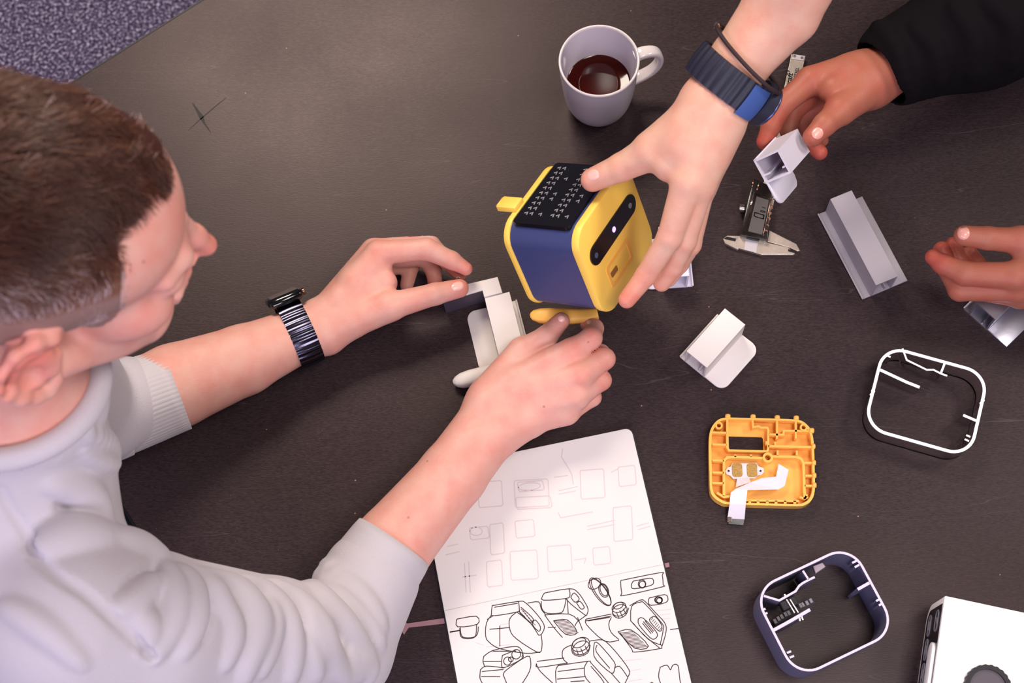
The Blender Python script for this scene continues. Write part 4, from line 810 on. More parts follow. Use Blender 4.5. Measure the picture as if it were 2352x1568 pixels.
bodyA = U(.012, [head, armR, handR, armL, handL, Cone(NB, P(-60, 1080, .20), .058, .05), Cone(P(-20, 1020, .30), shR, .04, .04), Cone(P(-20, 1020, .30), shL, .04, .04)])
pA = empty('person', (P(-80, 1150, 0)[0], P(-80, 1150, 0)[1], .45), label='person with short brown hair in light grey sweatshirt leaning over the table', cat='person')
allp = [HO+.16, HO-.16, P(1420, 720, 0), P(900, 1600, 0), P(0, 1600, .3), P(-200, 1000, .2), P(-100, 100, .75)]
lo, hi = np.array([min(p[i] for p in allp) for i in range(3)])-.04, np.array([max(p[i] for p in allp) for i in range(3)])+.04; lo[2] = TZ-.05; hi[2] = TZ+.80
V, Q = solid(bodyA, lo, hi, .00145); bA = meshobj('body', V, Q, sk_A, pA)
tips = [P(1070, 617, .052), P(1056, 630, .03), P(1000, 655, .02), P(1055, 662, .045), P(1350, 744, .046), P(1289, 737, .057), P(1388, 824, .06), P(1381, 873, .05)]
kn = [P(870, 578, .07), P(1315, 805, .077), P(1334, 862, .078), P(1360, 770, .075)]
blush(bA, [(p, .013, .7) for p in tips]+[(p, .011, .45) for p in kn]+[(hl(115, 0, -17), .02*HS, .6), (hl(-10, -88, 15), .03, .75), (hl(-10, 88, 15), .03, .75), (hl(85, -30, 60), .03, .25), (hl(70, -45, -20), .03, .25), (hl(99, 0, -52), .012, .6)])
nail(handL, m_nail, pA, (1051, 657), (1075, 651), 25, 19)
nail(handR, m_nail, pA, (1290, 731), (1294, 715), 14, 15)
nail(handR, m_nail, pA, (1352, 739), (1344, 731), 8, 10)
nail(handL, m_nail, pA, (1052, 640), (1062, 646), 10, 9)
# hair -----------------------------------------------------------------------
def hairline(x, ay):
    zb_ = np.interp(x, [-120, -60, -35, -14, 4, 12, 24, 36, 46, 54, 62, 95], [-42, -42, -20, 22, 18, -8, -18, -12, 2, 24, 56, 78]); return zb_
FRONT = ([-75, -60, -45, -33, -24, -12, 0, 20, 34, 48, 60, 75], [46, 49, 46, 50, 65, 79, 84, 86, 84, 78, 68, 56])
def to_local(W): return ((W-HO)@HR_)*1000/HS
n_dir = 80000; d_ = rng.normal(size=(n_dir, 3)); d_ /= np.linalg.norm(d_, axis=1)[:, None]; d_ = d_[d_[:, 2] > -.65]
cen = np.array([-12, 0, 40.]); tt = np.full(len(d_), 200.)
for _ in range(40):
    W = HO+((cen+d_*tt[:, None])*HS/1000)@HR_.T; dd = ev(U(.012, [face, HC_((-28, 0, -30), (-30, 0, -60), 56, 56)]), W); tt -= dd*1000*.9
Lc = to_local(W); fb = np.interp(Lc[:, 1], *FRONT)-Lc[:, 0]; zb_ = hairline(Lc[:, 0], np.abs(Lc[:, 1])); low_ = Lc[:, 2] < -10; jit = rng.normal(size=len(Lc))*1.6; msk = (Lc[:, 2]+jit > zb_) & ((fb+jit > 0) | low_)
Lc = Lc[msk]; dn = d_[msk]; zb_ = zb_[msk]; fb = np.where(low_, 30, fb)[msk]; n = len(Lc)
top_ = np.clip((Lc[:, 2]-54)/46, 0, 1); edge = np.clip(np.minimum((Lc[:, 2]-zb_)/14, .45+fb/22), .35, 1)
ln_ = (7+17*top_)*edge*rng.uniform(.75, 1.2, n)
fx_ = np.clip(.75*top_-.15, -.15, 1); gdir = np.stack([fx_+.15, -.10+0*fx_, -(1-top_)*.9+.05], 1)
wv = np.sin(Lc[:, 0]*.16+Lc[:, 1]*.11)+np.sin(Lc[:, 1]*.21-Lc[:, 0]*.07+1.3); cl = np.sin(Lc@np.array([.55, .9, .3])+2*np.sin(Lc@np.array([.31, -.22, .4])))*np.sin(Lc@np.array([-.35, .62, .75])+1); gdir[:, 1] += .30*wv; gdir += rng.normal(size=(n, 3))*.15+.35*cl[:, None]*np.array([.3, 1, .2])
nrm = dn/np.linalg.norm(dn, axis=1)[:, None]; gt = gdir-(gdir*nrm).sum(1)[:, None]*nrm; gt /= np.linalg.norm(gt, axis=1)[:, None]
KS = 5; pts = np.zeros((n, KS, 3)); 
for k in range(KS):
    t = k/(KS-1); lift = (.55-.42*t)*(.55+.45*top_)
    pts[:, k] = Lc-nrm*.6 if k == 0 else pts[:, k-1]+(gt*(1-.25*lift[:, None])+nrm*lift[:, None])*(ln_/(KS-1))[:, None]
WP = HO+(pts*HS/1000)@HR_.T; wd = rng.uniform(.00030, .00062, n); wr_ = np.stack([np.linspace(1, .25, KS)]*n)*wd[:, None]
sd_ = np.cross(gt, nrm)@HR_.T; up_ = nrm@HR_.T; V = np.zeros((n, KS, 3, 3))
for j in range(3):
    a = 2*math.pi*j/3; V[:, :, j] = WP+(sd_*math.cos(a)+up_*math.sin(a))[:, None]*wr_[:, :, None]
idx = np.arange(n)[:, None, None]*KS*3+np.arange(KS-1)[None, :, None]*3+np.arange(3)[None, None, :]; nx_ = idx-np.arange(3)+(np.arange(3)+1) % 3
Qh = np.stack([idx, nx_, nx_+3, idx+3], -1).reshape(-1, 4); Vh = V.reshape(-1, 3); tone = np.repeat(np.clip((1-top_)*.95*np.clip((Lc[:, 2]-zb_)/10, .5, 1)+rng.normal(size=n)*.17+.12*wv*top_+.28*cl, 0, 1), KS*3)
# close cap of short hair underneath
class Cap:
    def f(s, Q):
        L3 = to_local(Q); d = ev(face, Q); zl = hairline(L3[:, 0], None); m1 = (zl+3-L3[:, 2])/1000*.8; m2_ = np.where(L3[:, 2] < -10, -9, L3[:, 0]+3-np.interp(L3[:, 1], *FRONT))/1000*.6; m1 = np.maximum(m1, m2_)
        return np.maximum(np.abs(d-.0008)-.0013, m1)
V2, Q2 = solid(Cap(), HO-.16, HO+.17, .0016)
hm = bpy.data.materials.new('short_brown_hair'); hm.use_nodes = True; nt = hm.node_tree; b_ = nt.nodes['Principled BSDF']; at = nt.nodes.new('ShaderNodeAttribute'); at.attribute_name = 'tone'
cr = nt.nodes.new('ShaderNodeValToRGB'); cr.color_ramp.elements[0].color = lin((60, 29, 20)); cr.color_ramp.elements[1].color = lin((204, 184, 190)); cr.color_ramp.elements[0].position = .0; e = cr.color_ramp.elements.new(.45); e.color = lin((118, 76, 56))
nt.links.new(at.outputs['Fac'], cr.inputs[0]); nt.links.new(cr.outputs[0], b_.inputs['Base Color']); b_.inputs['Roughness'].default_value = .45; b_.inputs['Specular IOR Level'].default_value = .4
ho = meshobj('hair', np.concatenate([Vh, V2]), np.concatenate([Qh, Q2+len(Vh)]), hm, pA)
l2_ = to_local(V2); vcol(ho, 'tone', np.concatenate([tone, np.clip((80-l2_[:, 2])/60, 0, .55)]))
# sweatshirt -----------------------------------------------------------------
m_sw = mat('light_grey_sweat_fabric', (190, 183, 190), rough=.9, spec=.1, bump=.5, bscale=1100, sheen=.15)
ztor = Zm(0, 860, 2.2151)
tor = [Ell(P(-135, 1100, .27), (.116, .175, .19), rot(.06, 0, 0)), Ell(P(-150, 1150, .10), (.125, .165, .24)), Ell(P(-140, 1150, -.12), (.13, .165, .20)), Cone(P(120, 1330, .31), P(-60, 740, .33), .066, .060), Cone(NB-np.array([0, 0, .012]), P(-30, 1060, .33), .067, .092)]
slR = [Cone(P(150, 1420, .33), P(330, 1455, .28), .071, .066), Cone(P(330, 1455, .28), P(620, 1482, .155), .066, .059), Cone(P(620, 1482, .155), P(770, 1492, .072), .059, .054), Cone(P(770, 1492, .072), P(850, 1330, .060), .052, .047)]
slL = [Cone(P(-20, 640, .34), P(60, 760, .25), .068, .060), Cone(P(60, 760, .25), P(205, 955, .085), .060, .050), Cone(P(205, 955, .085), P(290, 925, .070), .050, .046)]
base_sw = Sub(.006, U(.022, [U(.04, tor), U(.008, slR), U(.008, slL)]), [Cone(hl(-30, 0, -50), NB, .060, .060), Cone(NB, NB-np.array([0, 0, .03]), .060, .045)])
FOLD = [(.006, (1060, 1040), (1120, 1110), (1150, 1200)), (.006, (1380, 1150), (1400, 1260), (1370, 1400), (1330, 1520)), (.005, (1560, 1330), (1600, 1440), (1620, 1540)), (.006, (20, 1180), (120, 1230), (260, 1330), (420, 1480)), (.007, (700, 1200), (760, 1290), (740, 1400)), (.006, (1700, 1500), (1800, 1520), (1880, 1500)), (.005, (1780, 1420), (1830, 1460), (1870, 1440)), (.007, (845, 965), (885, 1040), (900, 1130), (888, 1230), (850, 1330), (780, 1440)), (.006, (925, 985), (990, 1060), (1008, 1180), (985, 1300), (930, 1420)), (.009, (1050, 1010), (1210, 1070), (1300, 1180), (1318, 1300), (1280, 1430), (1240, 1560)),
        (.007, (1250, 1040), (1360, 1090), (1450, 1190), (1490, 1310), (1500, 1450), (1480, 1560)), (.008, (1400, 1060), (1530, 1140), (1620, 1250), (1670, 1360), (1720, 1470), (1750, 1560)), (.009, (1430, 960), (1550, 1020), (1650, 1130), (1750, 1240), (1830, 1350), (1890, 1450)),
        (.007, (1480, 910), (1560, 950), (1690, 1080), (1800, 1180), (1890, 1280), (1940, 1380)), (.006, (1640, 960), (1790, 1080), (1890, 1190), (1950, 1290)), (.010, (600, 815), (720, 860), (820, 920)), (.012, (190, 880), (380, 800), (560, 800)), (.008, (250, 560), (400, 580), (500, 650), (540, 740)),
        (.006, (1120, 1130), (1180, 1230), (1190, 1350), (1150, 1480)), (.006, (600, 1200), (700, 1130), (800, 1030)), (.005, (1560, 1200), (1600, 1300), (1650, 1420)), (.006, (1830, 1440), (1880, 1500), (1870, 1550))]
rdg = ridges(base_sw, [(f[0]*1.6,)+tuple(ztor(*p) for p in f[1:]) for f in FOLD], .006, sink=.55)
rdg += ridges(base_sw, [(.006, (185, 930), (190, 970), (205, 1010)), (.008, (195, 1030), (230, 1055), (268, 1062)), (.007, (215, 1000), (245, 1010), (265, 1040))], .006, sink=.2)
grv = ridges(base_sw, [(.0035,)+tuple(ztor(*p) for p in [(0, 580), (60, 690), (140, 810), (165, 915), (300, 1030), (450, 1130), (600, 1270), (770, 1430)])], .0035, sink=-.35, taper=False)
gaps = ridges(base_sw, [(.006,)+tuple(ztor(*p) for p in [(1020, 1060), (1060, 1180), (1030, 1330)]), (.005,)+tuple(ztor(*p) for p in [(1440, 1120), (1530, 1260), (1560, 1400)]), (.007,)+tuple(ztor(*p) for p in [(330, 640), (380, 655), (430, 690)]), (.006,)+tuple(ztor(*p) for p in [(845, 965), (700, 1070), (590, 1200)]), (.006,)+tuple(ztor(*p) for p in [(1330, 1180), (1350, 1290), (1300, 1480)]), (.006,)+tuple(ztor(*p) for p in [(1590, 1200), (1700, 1300), (1720, 1360)]), (.006,)+tuple(ztor(*p) for p in [(1760, 1210), (1850, 1310), (1900, 1400)])], .006, sink=-.45)
sw = Sub(.004, U(.007, [Sub(.010, base_sw, gaps)]+rdg), grv)
lo2 = lo.copy(); lo2[:2] -= .12; hi2 = hi.copy(); hi2[2] = TZ+.5; hi2[0] = P(1000, 1500, 0)[0]; lo2[2] = .47
V, Q = solid(sw, lo2, hi2, .0026); so = meshobj('sweatshirt', V, Q, m_sw, pA)
m_rib = mat('ribbed_cuff_fabric', (193, 186, 191), rough=.9, spec=.1, sheen=.15)
def shell(name, cs, rs, th, mt, par, ribs=0, n=96, off=None):   # open tube of cloth following centres cs
    m = len(cs); R1 = []; 
    V = []; Fc = []
    for lay in (0, 1):
        for i in range(m):
            d = cs[min(i+1, m-1)]-cs[max(i-1, 0)]; d /= np.linalg.norm(d); u_ = np.cross(d, [0, 0, 1.]); u_ /= np.linalg.norm(u_); w_ = np.cross(u_, d)
            for k in range(n):
                t = 2*math.pi*k/n; r = rs[i]-(th if lay else 0)+(ribs*(math.cos(t*n/3)) if ribs and not lay else 0); ru_, rw_ = (r, r) if off is None else (r*off[0], r*off[1])
                V.append(cs[i]+u_*ru_*math.cos(t)+w_*rw_*math.sin(t))
    for lay in (0, 1):
        for i in range(m-1):
            for k in range(n):
                q = [lay*m*n+i*n+k, lay*m*n+i*n+(k+1) % n, lay*m*n+(i+1)*n+(k+1) % n, lay*m*n+(i+1)*n+k]; Fc.append(q if lay else q[::-1])
    for i in (0, m-1):
        for k in range(n):
            q = [i*n+k, i*n+(k+1) % n, m*n+i*n+(k+1) % n, m*n+i*n+k]; Fc.append(q if i == 0 else q[::-1])
    return link(name, V, Fc, mt, par, smooth=True)
def lerp(a, b, n_): return [a+(b-a)*i/(n_-1) for i in range(n_)]
shell('cuff', lerp(P(905, 1245, .060), P(822, 1365, .060), 8), [.0405, .0418, .0425, .0432, .0438, .0446, .0455, .0462], .003, m_sw, pA)
shell('cuff', lerp(P(406, 892, .056), P(262, 945, .066), 8), [.0425, .0430, .0435, .0440, .0444, .0448, .0452, .0455], .003, m_rib, pA, ribs=.0004, n=180)
shell('cuff', lerp(P(272, 938, .066), P(190, 965, .076), 6), [.0480, .0488, .0492, .0496, .050, .050], .003, m_rib, pA, ribs=.0004, n=180)
cn = NB+np.array([0, 0, .006]); 
b = MB(); ax_ = hl(-30, 0, -50)-NB; ax_ /= np.linalg.norm(ax_); u_ = np.cross(ax_, [0, 1, 0]); u_ /= np.linalg.norm(u_); w_ = np.cross(ax_, u_); loop = [cn+(u_*.066*math.cos(t)+w_*.065*math.sin(t))-ax_*.004*math.cos(t) for t in [2*math.pi*i/48 for i in range(48)]]
b.tube(loop, .0092, 14, closed=True); b.build('collar', m_sw, pA, smooth=True)
# legs under the table
hp = P(-150, 1150, -.30); fw = np.array([HR_[0, 0], HR_[1, 0], 0]); fw /= np.linalg.norm(fw); lt_ = np.array([-fw[1], fw[0], 0]); leg_n = []
for s_ in (-1, 1):
    h0 = hp+lt_*.09*s_; h0[2] = TZ-.26; k0 = h0+fw*.42+lt_*.05*s_; k0[2] = TZ-.235; a0 = k0+fw*.02; a0[2] = .10
    leg_n += [Cone(h0, k0, .088, .062), Cone(k0, a0, .060, .042)]
    sh = U(.02, [Cone(a0+np.array([0, 0, -.05]), a0+fw*.15+np.array([0, 0, -.058]), .042, .036)]); V, Q = solid(sh, a0-.12, a0+.24, .005); meshobj('shoe', V, Q, m_dark, pA)
V, Q = solid(U(.03, leg_n+[Cone(hp+lt_*.08+np.array([0, 0, .02]), hp-lt_*.08+np.array([0, 0, .02]), .11, .11)]), hp-np.array([.5, .5, .40]), hp+np.array([.75, .6, .25]), .005); meshobj('trousers', V, Q, mat('dark_navy_trousers', (26, 26, 36), rough=.9), pA)
# watches and bands ----------------------------------------------------------
def band(c, ax, side, a_, b2, width, th, scal=0, n=160, t0=0, t1=2*math.pi, nw=8):
    ax = ax/np.linalg.norm(ax); side = side-(side@ax)*ax; side /= np.linalg.norm(side); up2 = np.cross(side, ax); up2 *= np.sign(up2[2]); B = MB(); full = t1-t0 > 6.28; m = n if full else n+1
    prof = []
    for s_ in (1, -1):
        for i in range(nw): x = -1+2*i/(nw-1); prof.append((s_*x*width/2, (th*(1-.25*x*x) if s_ > 0 else 0)))
    k = len(prof)
    for i in range(m):
        t = t0+(t1-t0)*i/n; cp_, sp_ = math.cos(t), math.sin(t); p = c+side*a_*cp_+up2*b2*sp_; nn = side*cp_/a_+up2*sp_/b2; nn /= np.linalg.norm(nn); q = scal*abs(math.sin(t*scal_n/2)) if scal else 0
        for w0, h0 in prof: B.V.append(tuple(p+ax*w0+nn*(h0+(q if h0 > 0 else 0))))
    for i in range(n):
        j = (i+1) % m
        for e in range(k): B.F.append((i*k+e, j*k+e, j*k+(e+1) % k, i*k+(e+1) % k))
    return B
scal_n = 34
m_link = mat('polished_black_steel', (70, 68, 84), rough=.2, metal=1)
axL = P(560, 826, .046)-P(735, 752, .036); sideL = P(700, 830, .036)-P(660, 690, .036); cW = P(687, 763, .0375)
wt = empty('smartwatch', cW, label='black smartwatch with link bracelet on the left wrist of the person in grey', cat='watch')
b = band(cW, axL, sideL, .0338, .0260, .025, .0026, scal=.0010); b.build('link_bracelet', m_link, wt, angle=60)
axn = axL/np.linalg.norm(axL); sn_ = sideL-(sideL@axn)*axn; sn_ /= np.linalg.norm(sn_); upn = np.cross(sn_, axn); upn *= np.sign(upn[2]); tw = math.radians(158); outn = sn_*math.cos(tw)/.0325+upn*math.sin(tw)/.0245; outn /= np.linalg.norm(outn)
pc = cW+sn_*.0325*math.cos(tw)+upn*.0245*math.sin(tw)+outn*.0065; Rw_ = np.stack([axn, np.cross(outn, axn), outn], 1)
b = MB(); b.box(pc, (.037, .040, .0105), rot=Rw_, bev=.0042); cs_ = b.build('case', mat('gloss_black_case', (10, 10, 12), rough=.12, coat=.6), wt, smooth=True)
b = MB(); b.box(pc+outn*.0048, (.030, .033, .0016), rot=Rw_, bev=.0006); b.build('screen', mat('watch_glass', (4, 4, 6), rough=.04, coat=1), wt)
b = MB(); q = pc-axn*.018+Rw_[:, 1]*.008; b.cyl(q, q-axn*.0035, .0036, n=20, bev=.0006); b.build('crown', mat('brown_metal_crown', (110, 84, 74), rough=.3, metal=1), wt, angle=40)
# ------------------------------------------------------------------ person reaching in from the top
pB = empty('person', P(1850, -60, .3), label='person reaching in from the top, bare forearm, gripping the yellow and blue gadget', cat='person')
fa = (1700, 140, .285); fb_ = (1855, -110, .36)
handB = hand([Cone(P(1625, 250, .262), P(1575, 330, .248), .025, .022), Cone(P(1662, 262, .262), P(1625, 345, .245), .021, .019), Cone(P(1640, 270, .262), P(1582, 415, .240), .019, .0155), Cone(P(1655, 285, .258), P(1605, 425, .232), .018, .0145), Cone(P(1662, 290, .248), P(1610, 425, .216), .017, .0140), Cone(P(1655, 290, .24), P(1605, 420, .200), .016, .013),
    Cone(P(1605, 270, .258), P(1500, 345, .232), .022, .0175), Cone(P(1590, 320, .25), P(1540, 375, .236), .022, .016)],
    [[(1580, 420, .240, .0150), (1538, 545, .205, .0115), (1484, 632, .172, .0098), (1440, 688, .158, .0082)],
     [(1604, 428, .232, .0140), (1572, 552, .192, .0112), (1545, 612, .165, .0095), (1520, 650, .150, .0082)],
     [(1608, 430, .216, .0135), (1584, 560, .176, .0108), (1560, 605, .150, .0090), (1535, 640, .138, .0080)],
     [(1604, 425, .200, .0120), (1578, 530, .160, .0095), (1548, 570, .135, .0085), (1520, 590, .125, .0075)],
     [(1500, 347, .232, .0172), (1428, 384, .213, .0132), (1361, 413, .196, .0112)]], k=.008)
armB = U(.005, [U(.018, two((1640, 228, .265), fa, .0195, .0205, (13, 9), (13, 9))), U(.018, two(fa, (1795, 22, .315), .0205, .0275, (13, 9), (13, 9))), U(.018, two((1795, 22, .315), fb_, .0275, .033, (13, 9), (10, 8))), Cone(P(*fb_[:2], .36), P(2030, -420, .40), .036, .044)])
nB = U(.014, [handB, armB]); pts_ = [P(1300, 720, .1), P(1300, 400, .2), P(1750, 400, .1), P(2120, -480, .42), P(1600, -400, .5), P(1900, 0, .5)]
l3, h3 = np.min(pts_, 0)-.05, np.max(pts_, 0)+.06; l3[2] = TZ+.07; V, Q = solid(nB, l3, h3, .0015); oB = meshobj('body', V, Q, sk_B, pB)
blush(oB, [(P(1361, 413, .196), .018, .5), (P(1440, 688, .158), .03, .8), (P(1484, 640, .17), .025, .6), (P(1530, 640, .15), .02, .5), (P(1570, 560, .18), .02, .3), (P(1530, 440, .2), .02, .5)])
nail(handB, m_nail, pB, (1362, 402), (1338, 412), 25, 24)
axB = P(1795, 22, .315)-P(1660, 200, .272); sB = P(1720, 225, .27)-P(1600, 150, .27); cB = P(1674, 182, .277)
bw = empty('wristwatch', cB, label='chunky dark wristwatch with blue segment on the arm reaching in from the top', cat='watch'); scal_n = 26
m_nv = mat('dark_navy_rubber', (32, 32, 50), rough=.5); m_bl = mat('bright_navy_rubber', (62, 88, 150), rough=.5)
b = band(cB, axB, sB, .0335, .0255, .029, .0040, scal=.0015); b.build('link_bracelet', m_nv, bw, angle=50); scal_n = 6
b = band(cB-axB/np.linalg.norm(axB)*.002, axB, sB, .0338, .0258, .0305, .0062, n=24, t0=math.radians(6), t1=math.radians(46)); b.build('blue_segment', m_bl, bw, angle=50)
axu = axB/np.linalg.norm(axB); sBu = sB-(sB@axu)*axu; sBu /= np.linalg.norm(sBu); upB = np.cross(sBu, axu); upB *= np.sign(upB[2]); tw = math.radians(-30); on = sBu*math.cos(tw)/.0335+upB*math.sin(tw)/.0255; on /= np.linalg.norm(on)
pc = cB+sBu*.0335*math.cos(tw)+upB*.0255*math.sin(tw)+on*.006; b = MB(); b.cyl(pc-on*.006, pc+on*.005, .0205, n=48, bev=.0015); b.build('case', m_nv, bw, angle=40)
b = MB(); ca = pc+on*.0055; u3 = axu; v3 = np.cross(on, axu); b.tube([ca+(u3*math.cos(t)+v3*math.sin(t))*.0185 for t in [2*math.pi*i/40 for i in range(40)]], .0016, 8, closed=True); b.build('bezel', mat('grey_blue_metal', (90, 92, 130), rough=.3, metal=.8), bw, smooth=True)
c2 = cB+axu*.024+sBu*.003; ab = axu*.94+upB*.05+sBu*.16; br = empty('bracelet', c2, label='thin dark cord bracelet with a silver bead, just above the chunky wristwatch', cat='bracelet')
ab /= np.linalg.norm(ab); s4 = sBu-(sBu@ab)*ab; s4 /= np.linalg.norm(s4); u4 = np.cross(ab, s4); u4 *= np.sign(u4[2])
b = MB(); b.tube([c2+s4*.0405*math.cos(t)+u4*.0300*math.sin(t) for t in [2*math.pi*i/64 for i in range(64)]], .0019, 8, closed=True); b.build('cord', mat('dark_brown_cord', (46, 28, 32), rough=.7), br, smooth=True)
t = math.pi*.97; q = c2+s4*.0405*math.cos(t)+u4*.0300*math.sin(t); b = MB(); b.cyl(q-u4*.005, q+u4*.004, .0030, n=16, bev=.0008); b.build('silver_bead', m_chrome, br, angle=40)
# ------------------------------------------------------------------ person in the dark sleeves at the right
pC = empty('person', P(2500, 300, 0), label='person in black sweater at the right edge, holding a pale bracket, other hand half open', cat='person')
hR = hand([Cone(P(2010, 180, .100), P(1960, 180, .102), .0235, .0235), Cone(P(1995, 205, .096), P(1955, 220, .100), .020, .018), Cone(P(1975, 165, .104), P(1862, 186, .106), .0205, .0140), Cone(P(1975, 175, .090), P(1868, 208, .086), .020, .0135), Cone(P(1975, 190, .078), P(1878, 228, .070), .018, .0130), Cone(P(1975, 200, .070), P(1892, 238, .056), .017, .012),
    Cone(P(1985, 205, .106), P(1930, 252, .118), .0195, .0145), Cone(P(1960, 190, .108), P(1915, 205, .112), .021, .015)],
    [[(1860, 187, .106, .0138), (1798, 240, .103, .0112), (1771, 290, .095, .0098), (1755, 326, .090, .0080)],
     [(1866, 208, .086, .0132), (1820, 258, .078, .0104), (1812, 300, .070, .0090), (1822, 330, .066, .0080)],
     [(1876, 226, .070, .0128), (1838, 276, .060, .0100), (1850, 318, .056, .0088), (1883, 350, .058, .0080)],
     [(1890, 236, .056, .0115), (1862, 276, .044, .0088), (1872, 305, .040, .0078), (1888, 322, .040, .0070)],
     [(1930, 254, .118, .0143), (1894, 286, .126, .0115), (1867, 314, .124, .0100)]])
aR = U(.02, [Cone(P(2010, 178, .098), P(2150, 95, .105), .025, .031), Cone(P(2150, 95, .105), P(2560, -110, .16), .031, .042)])
hL = hand([Cone(P(2440, 610, .088), P(2380, 612, .088), .023, .023), Cone(P(2430, 600, .090), P(2335, 632, .088), .020, .0140), Cone(P(2430, 620, .075), P(2340, 660, .074), .020, .0135), Cone(P(2430, 640, .065), P(2345, 676, .062), .018, .0130), Cone(P(2430, 640, .058), P(2355, 668, .052), .017, .012), Cone(P(2430, 590, .098), P(2345, 553, .101), .019, .0135)],
    [[(2332, 634, .088, .0138), (2216, 628, .082, .0118), (2165, 606, .080, .0098), (2143, 590, .080, .0080)],
     [(2338, 662, .074, .0135), (2205, 664, .064, .0118), (2173, 612, .062, .0098), (2163, 574, .068, .0088)],
     [(2344, 676, .062, .0130), (2228, 662, .052, .0108), (2206, 604, .055, .0092), (2189, 562, .064, .0080)],
     [(2354, 668, .052, .0115), (2262, 650, .046, .0095), (2244, 606, .050, .0085), (2228, 580, .058, .0075)],
     [(2345, 553, .101, .0130), (2268, 547, .103, .0112), (2214, 541, .104, .0100)]])
aL = U(.02, [Cone(P(2440, 610, .088), P(2760, 560, .10), .026, .038)])
for nm_, nd_, bb in (('hand_right', U(.014, [hR, aR]), [P(1720, 380, 0), P(2620, -180, .24), P(1720, -200, .1), P(2600, 380, .1)]), ('hand_left', U(.014, [hL, aL]), [P(2110, 720, 0), P(2800, 500, .2), P(2110, 460, .2), P(2800, 720, 0)])):
    l3, h3 = np.min(bb, 0)-.04, np.max(bb, 0)+.05; V, Q = solid(nd_, l3, h3, .0014)
    if nm_ == 'hand_right': VV, QQ = V, Q
    else: oC = meshobj('body', np.concatenate([VV, V]), np.concatenate([QQ, Q+len(VV)]), sk_C, pC)
blush(oC, [(P(1755, 326, .09), .02, .9), (P(1771, 290, .095), .02, .6), (P(1867, 314, .124), .012, .5), (P(1883, 350, .058), .015, .9), (P(1880, 215, .09), .03, .5), (P(2143, 590, .08), .02, .8), (P(2163, 574, .068), .02, .9), (P(2189, 562, .064), .02, .7), (P(2216, 600, .06), .03, .6)])
nail(hR, m_nailC, pC, (1878, 306), (1862, 322), 24, 24)
nail(hL, m_nailC, pC, (2213, 535), (2190, 535), 26, 28)
m_bs = mat('black_sweater_knit', (16, 13, 16), rough=.95, spec=.1, bump=.5, bscale=900)
slv = U(.02, [Cone(P(2068, 138, .102), P(2250, 60, .115), .046, .060), Cone(P(2250, 60, .115), P(2620, -130, .17), .062, .085)])
slv = Sub(.004, slv, [Cone(P(2020, 172, .100), P(2120, 112, .103), .036, .036)]); rg = ridges(slv, [(.006, (2100, 60), (2150, 110), (2160, 190)), (.007, (2190, 10), (2240, 90), (2230, 180)), (.008, (2270, 0), (2330, 60), (2320, 150)), (.005, (2010, 55), (2060, 105), (2085, 200))], .006, sink=.3)
bb = [P(1930, 300, 0), P(2720, -250, .3), P(1930, -250, .2), P(2700, 300, .1)]; l3, h3 = np.min(bb, 0)-.05, np.max(bb, 0)+.08
V, Q = solid(U(.010, [slv]+rg), l3, h3, .0025); meshobj('sleeve', V, Q, m_bs, pC)
bb = [P(2480, 700, 0), P(2900, 450, .22), P(2480, 450, .2), P(2900, 720, 0)]; l3, h3 = np.min(bb, 0)-.05, np.max(bb, 0)+.06
V, Q = solid(Sub(.004, Cone(P(2540, 598, .092), P(2820, 552, .11), .044, .062), [Cone(P(2490, 600, .09), P(2600, 585, .093), .034, .034)]), l3, h3, .003); meshobj('sleeve', V, Q, m_bs, pC)

print('PROJ', 'NB', proj(NB), 'neck', proj(hl(-30,0,-50)), 'nose', proj(hl(123,0,-17)), 'shR', proj(shR), 'top', proj(hl(0,0,128)), 'handle', P(800,150,0), P(1370,190,.05))
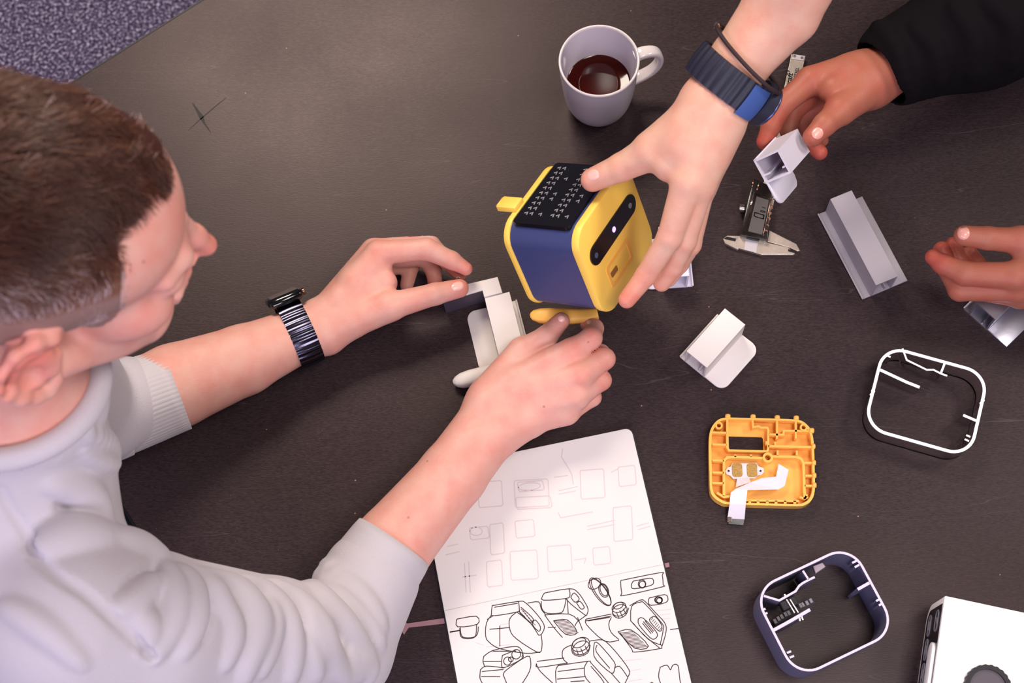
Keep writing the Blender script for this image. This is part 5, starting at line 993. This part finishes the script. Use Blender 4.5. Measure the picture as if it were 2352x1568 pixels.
# ------------------------------------------------------------------ camera and light
cam = bpy.data.cameras.new('camera'); co = bpy.data.objects.new('camera', cam); COL.objects.link(co)
M = np.eye(4); M[:3, :3] = RW; M[:3, 3] = CAM; co.matrix_world = Matrix(M.tolist())
cam.sensor_width = 36; cam.lens = F/2352*36; cam.clip_start = .02
cam.dof.use_dof = True; cam.dof.focus_distance = float(abs(((P(1300, 850, .03)-CAM)@RW)[2])); cam.dof.aperture_fstop = 8
bpy.context.scene.camera = co
def area(name, loc, at, size, power, col, sy=None):
    l = bpy.data.lights.new(name, 'AREA'); l.energy = power; l.color = col; l.size = size
    if sy: l.shape = 'RECTANGLE'; l.size_y = sy
    o = bpy.data.objects.new(name, l); COL.objects.link(o); o.location = loc
    o.rotation_euler = (Vector(at)-Vector(loc)).to_track_quat('-Z', 'Y').to_euler(); return o
pk = P(760, 130)[:2]; pc_ = P(1395, 175, .05)[:2]
def mirror(p, hz): return (p[0]*(1+hz/CAMH), p[1]*(1+hz/CAMH), TZ+hz)     # where a lamp stands to glint at p
area('overhead_light', mirror(pk, 1.7), (-.05, .05, TZ), 0.75, 38, (1, .87, .74), .6)
area('overhead_light', mirror(pc_, 1.9), (.15, 0, TZ), .035, .03, (1, .92, .86), .05)
area('overhead_light', (1.75, 1.05, TZ+1.95), (.3, .2, TZ), .6, 26, (1, .90, .84), .5)
area('added_fill_light', (-1.3, -1.0, TZ+1.5), (-.2, 0, TZ+.1), 1.0, 18, (.80, .74, 1.0), 1.0)  # cool fill light added at the lower left, not a window
area('added_fill_light', (.1, -1.6, TZ+1.5), (0, .1, TZ+.1), 1.2, 28, (.90, .82, 1.0), .8)  # fill light added on the viewer side to lift mug front and face
area('overhead_light', (.55, .02, TZ+1.95), (.3, .1, TZ), .7, 17, (1, .93, .90), .5)  # overhead fill added to brighten the ring interior and lower table
w = bpy.data.worlds.new('room_light'); bpy.context.scene.world = w; w.use_nodes = True
w.node_tree.nodes['Background'].inputs[0].default_value = (.62, .55, .72, 1); w.node_tree.nodes['Background'].inputs[1].default_value = .20
vs = bpy.context.scene.view_settings; vs.view_transform = 'Standard'; vs.look = 'None'; vs.exposure = 0.0; vs.gamma = 1; vs.use_curve_mapping = False
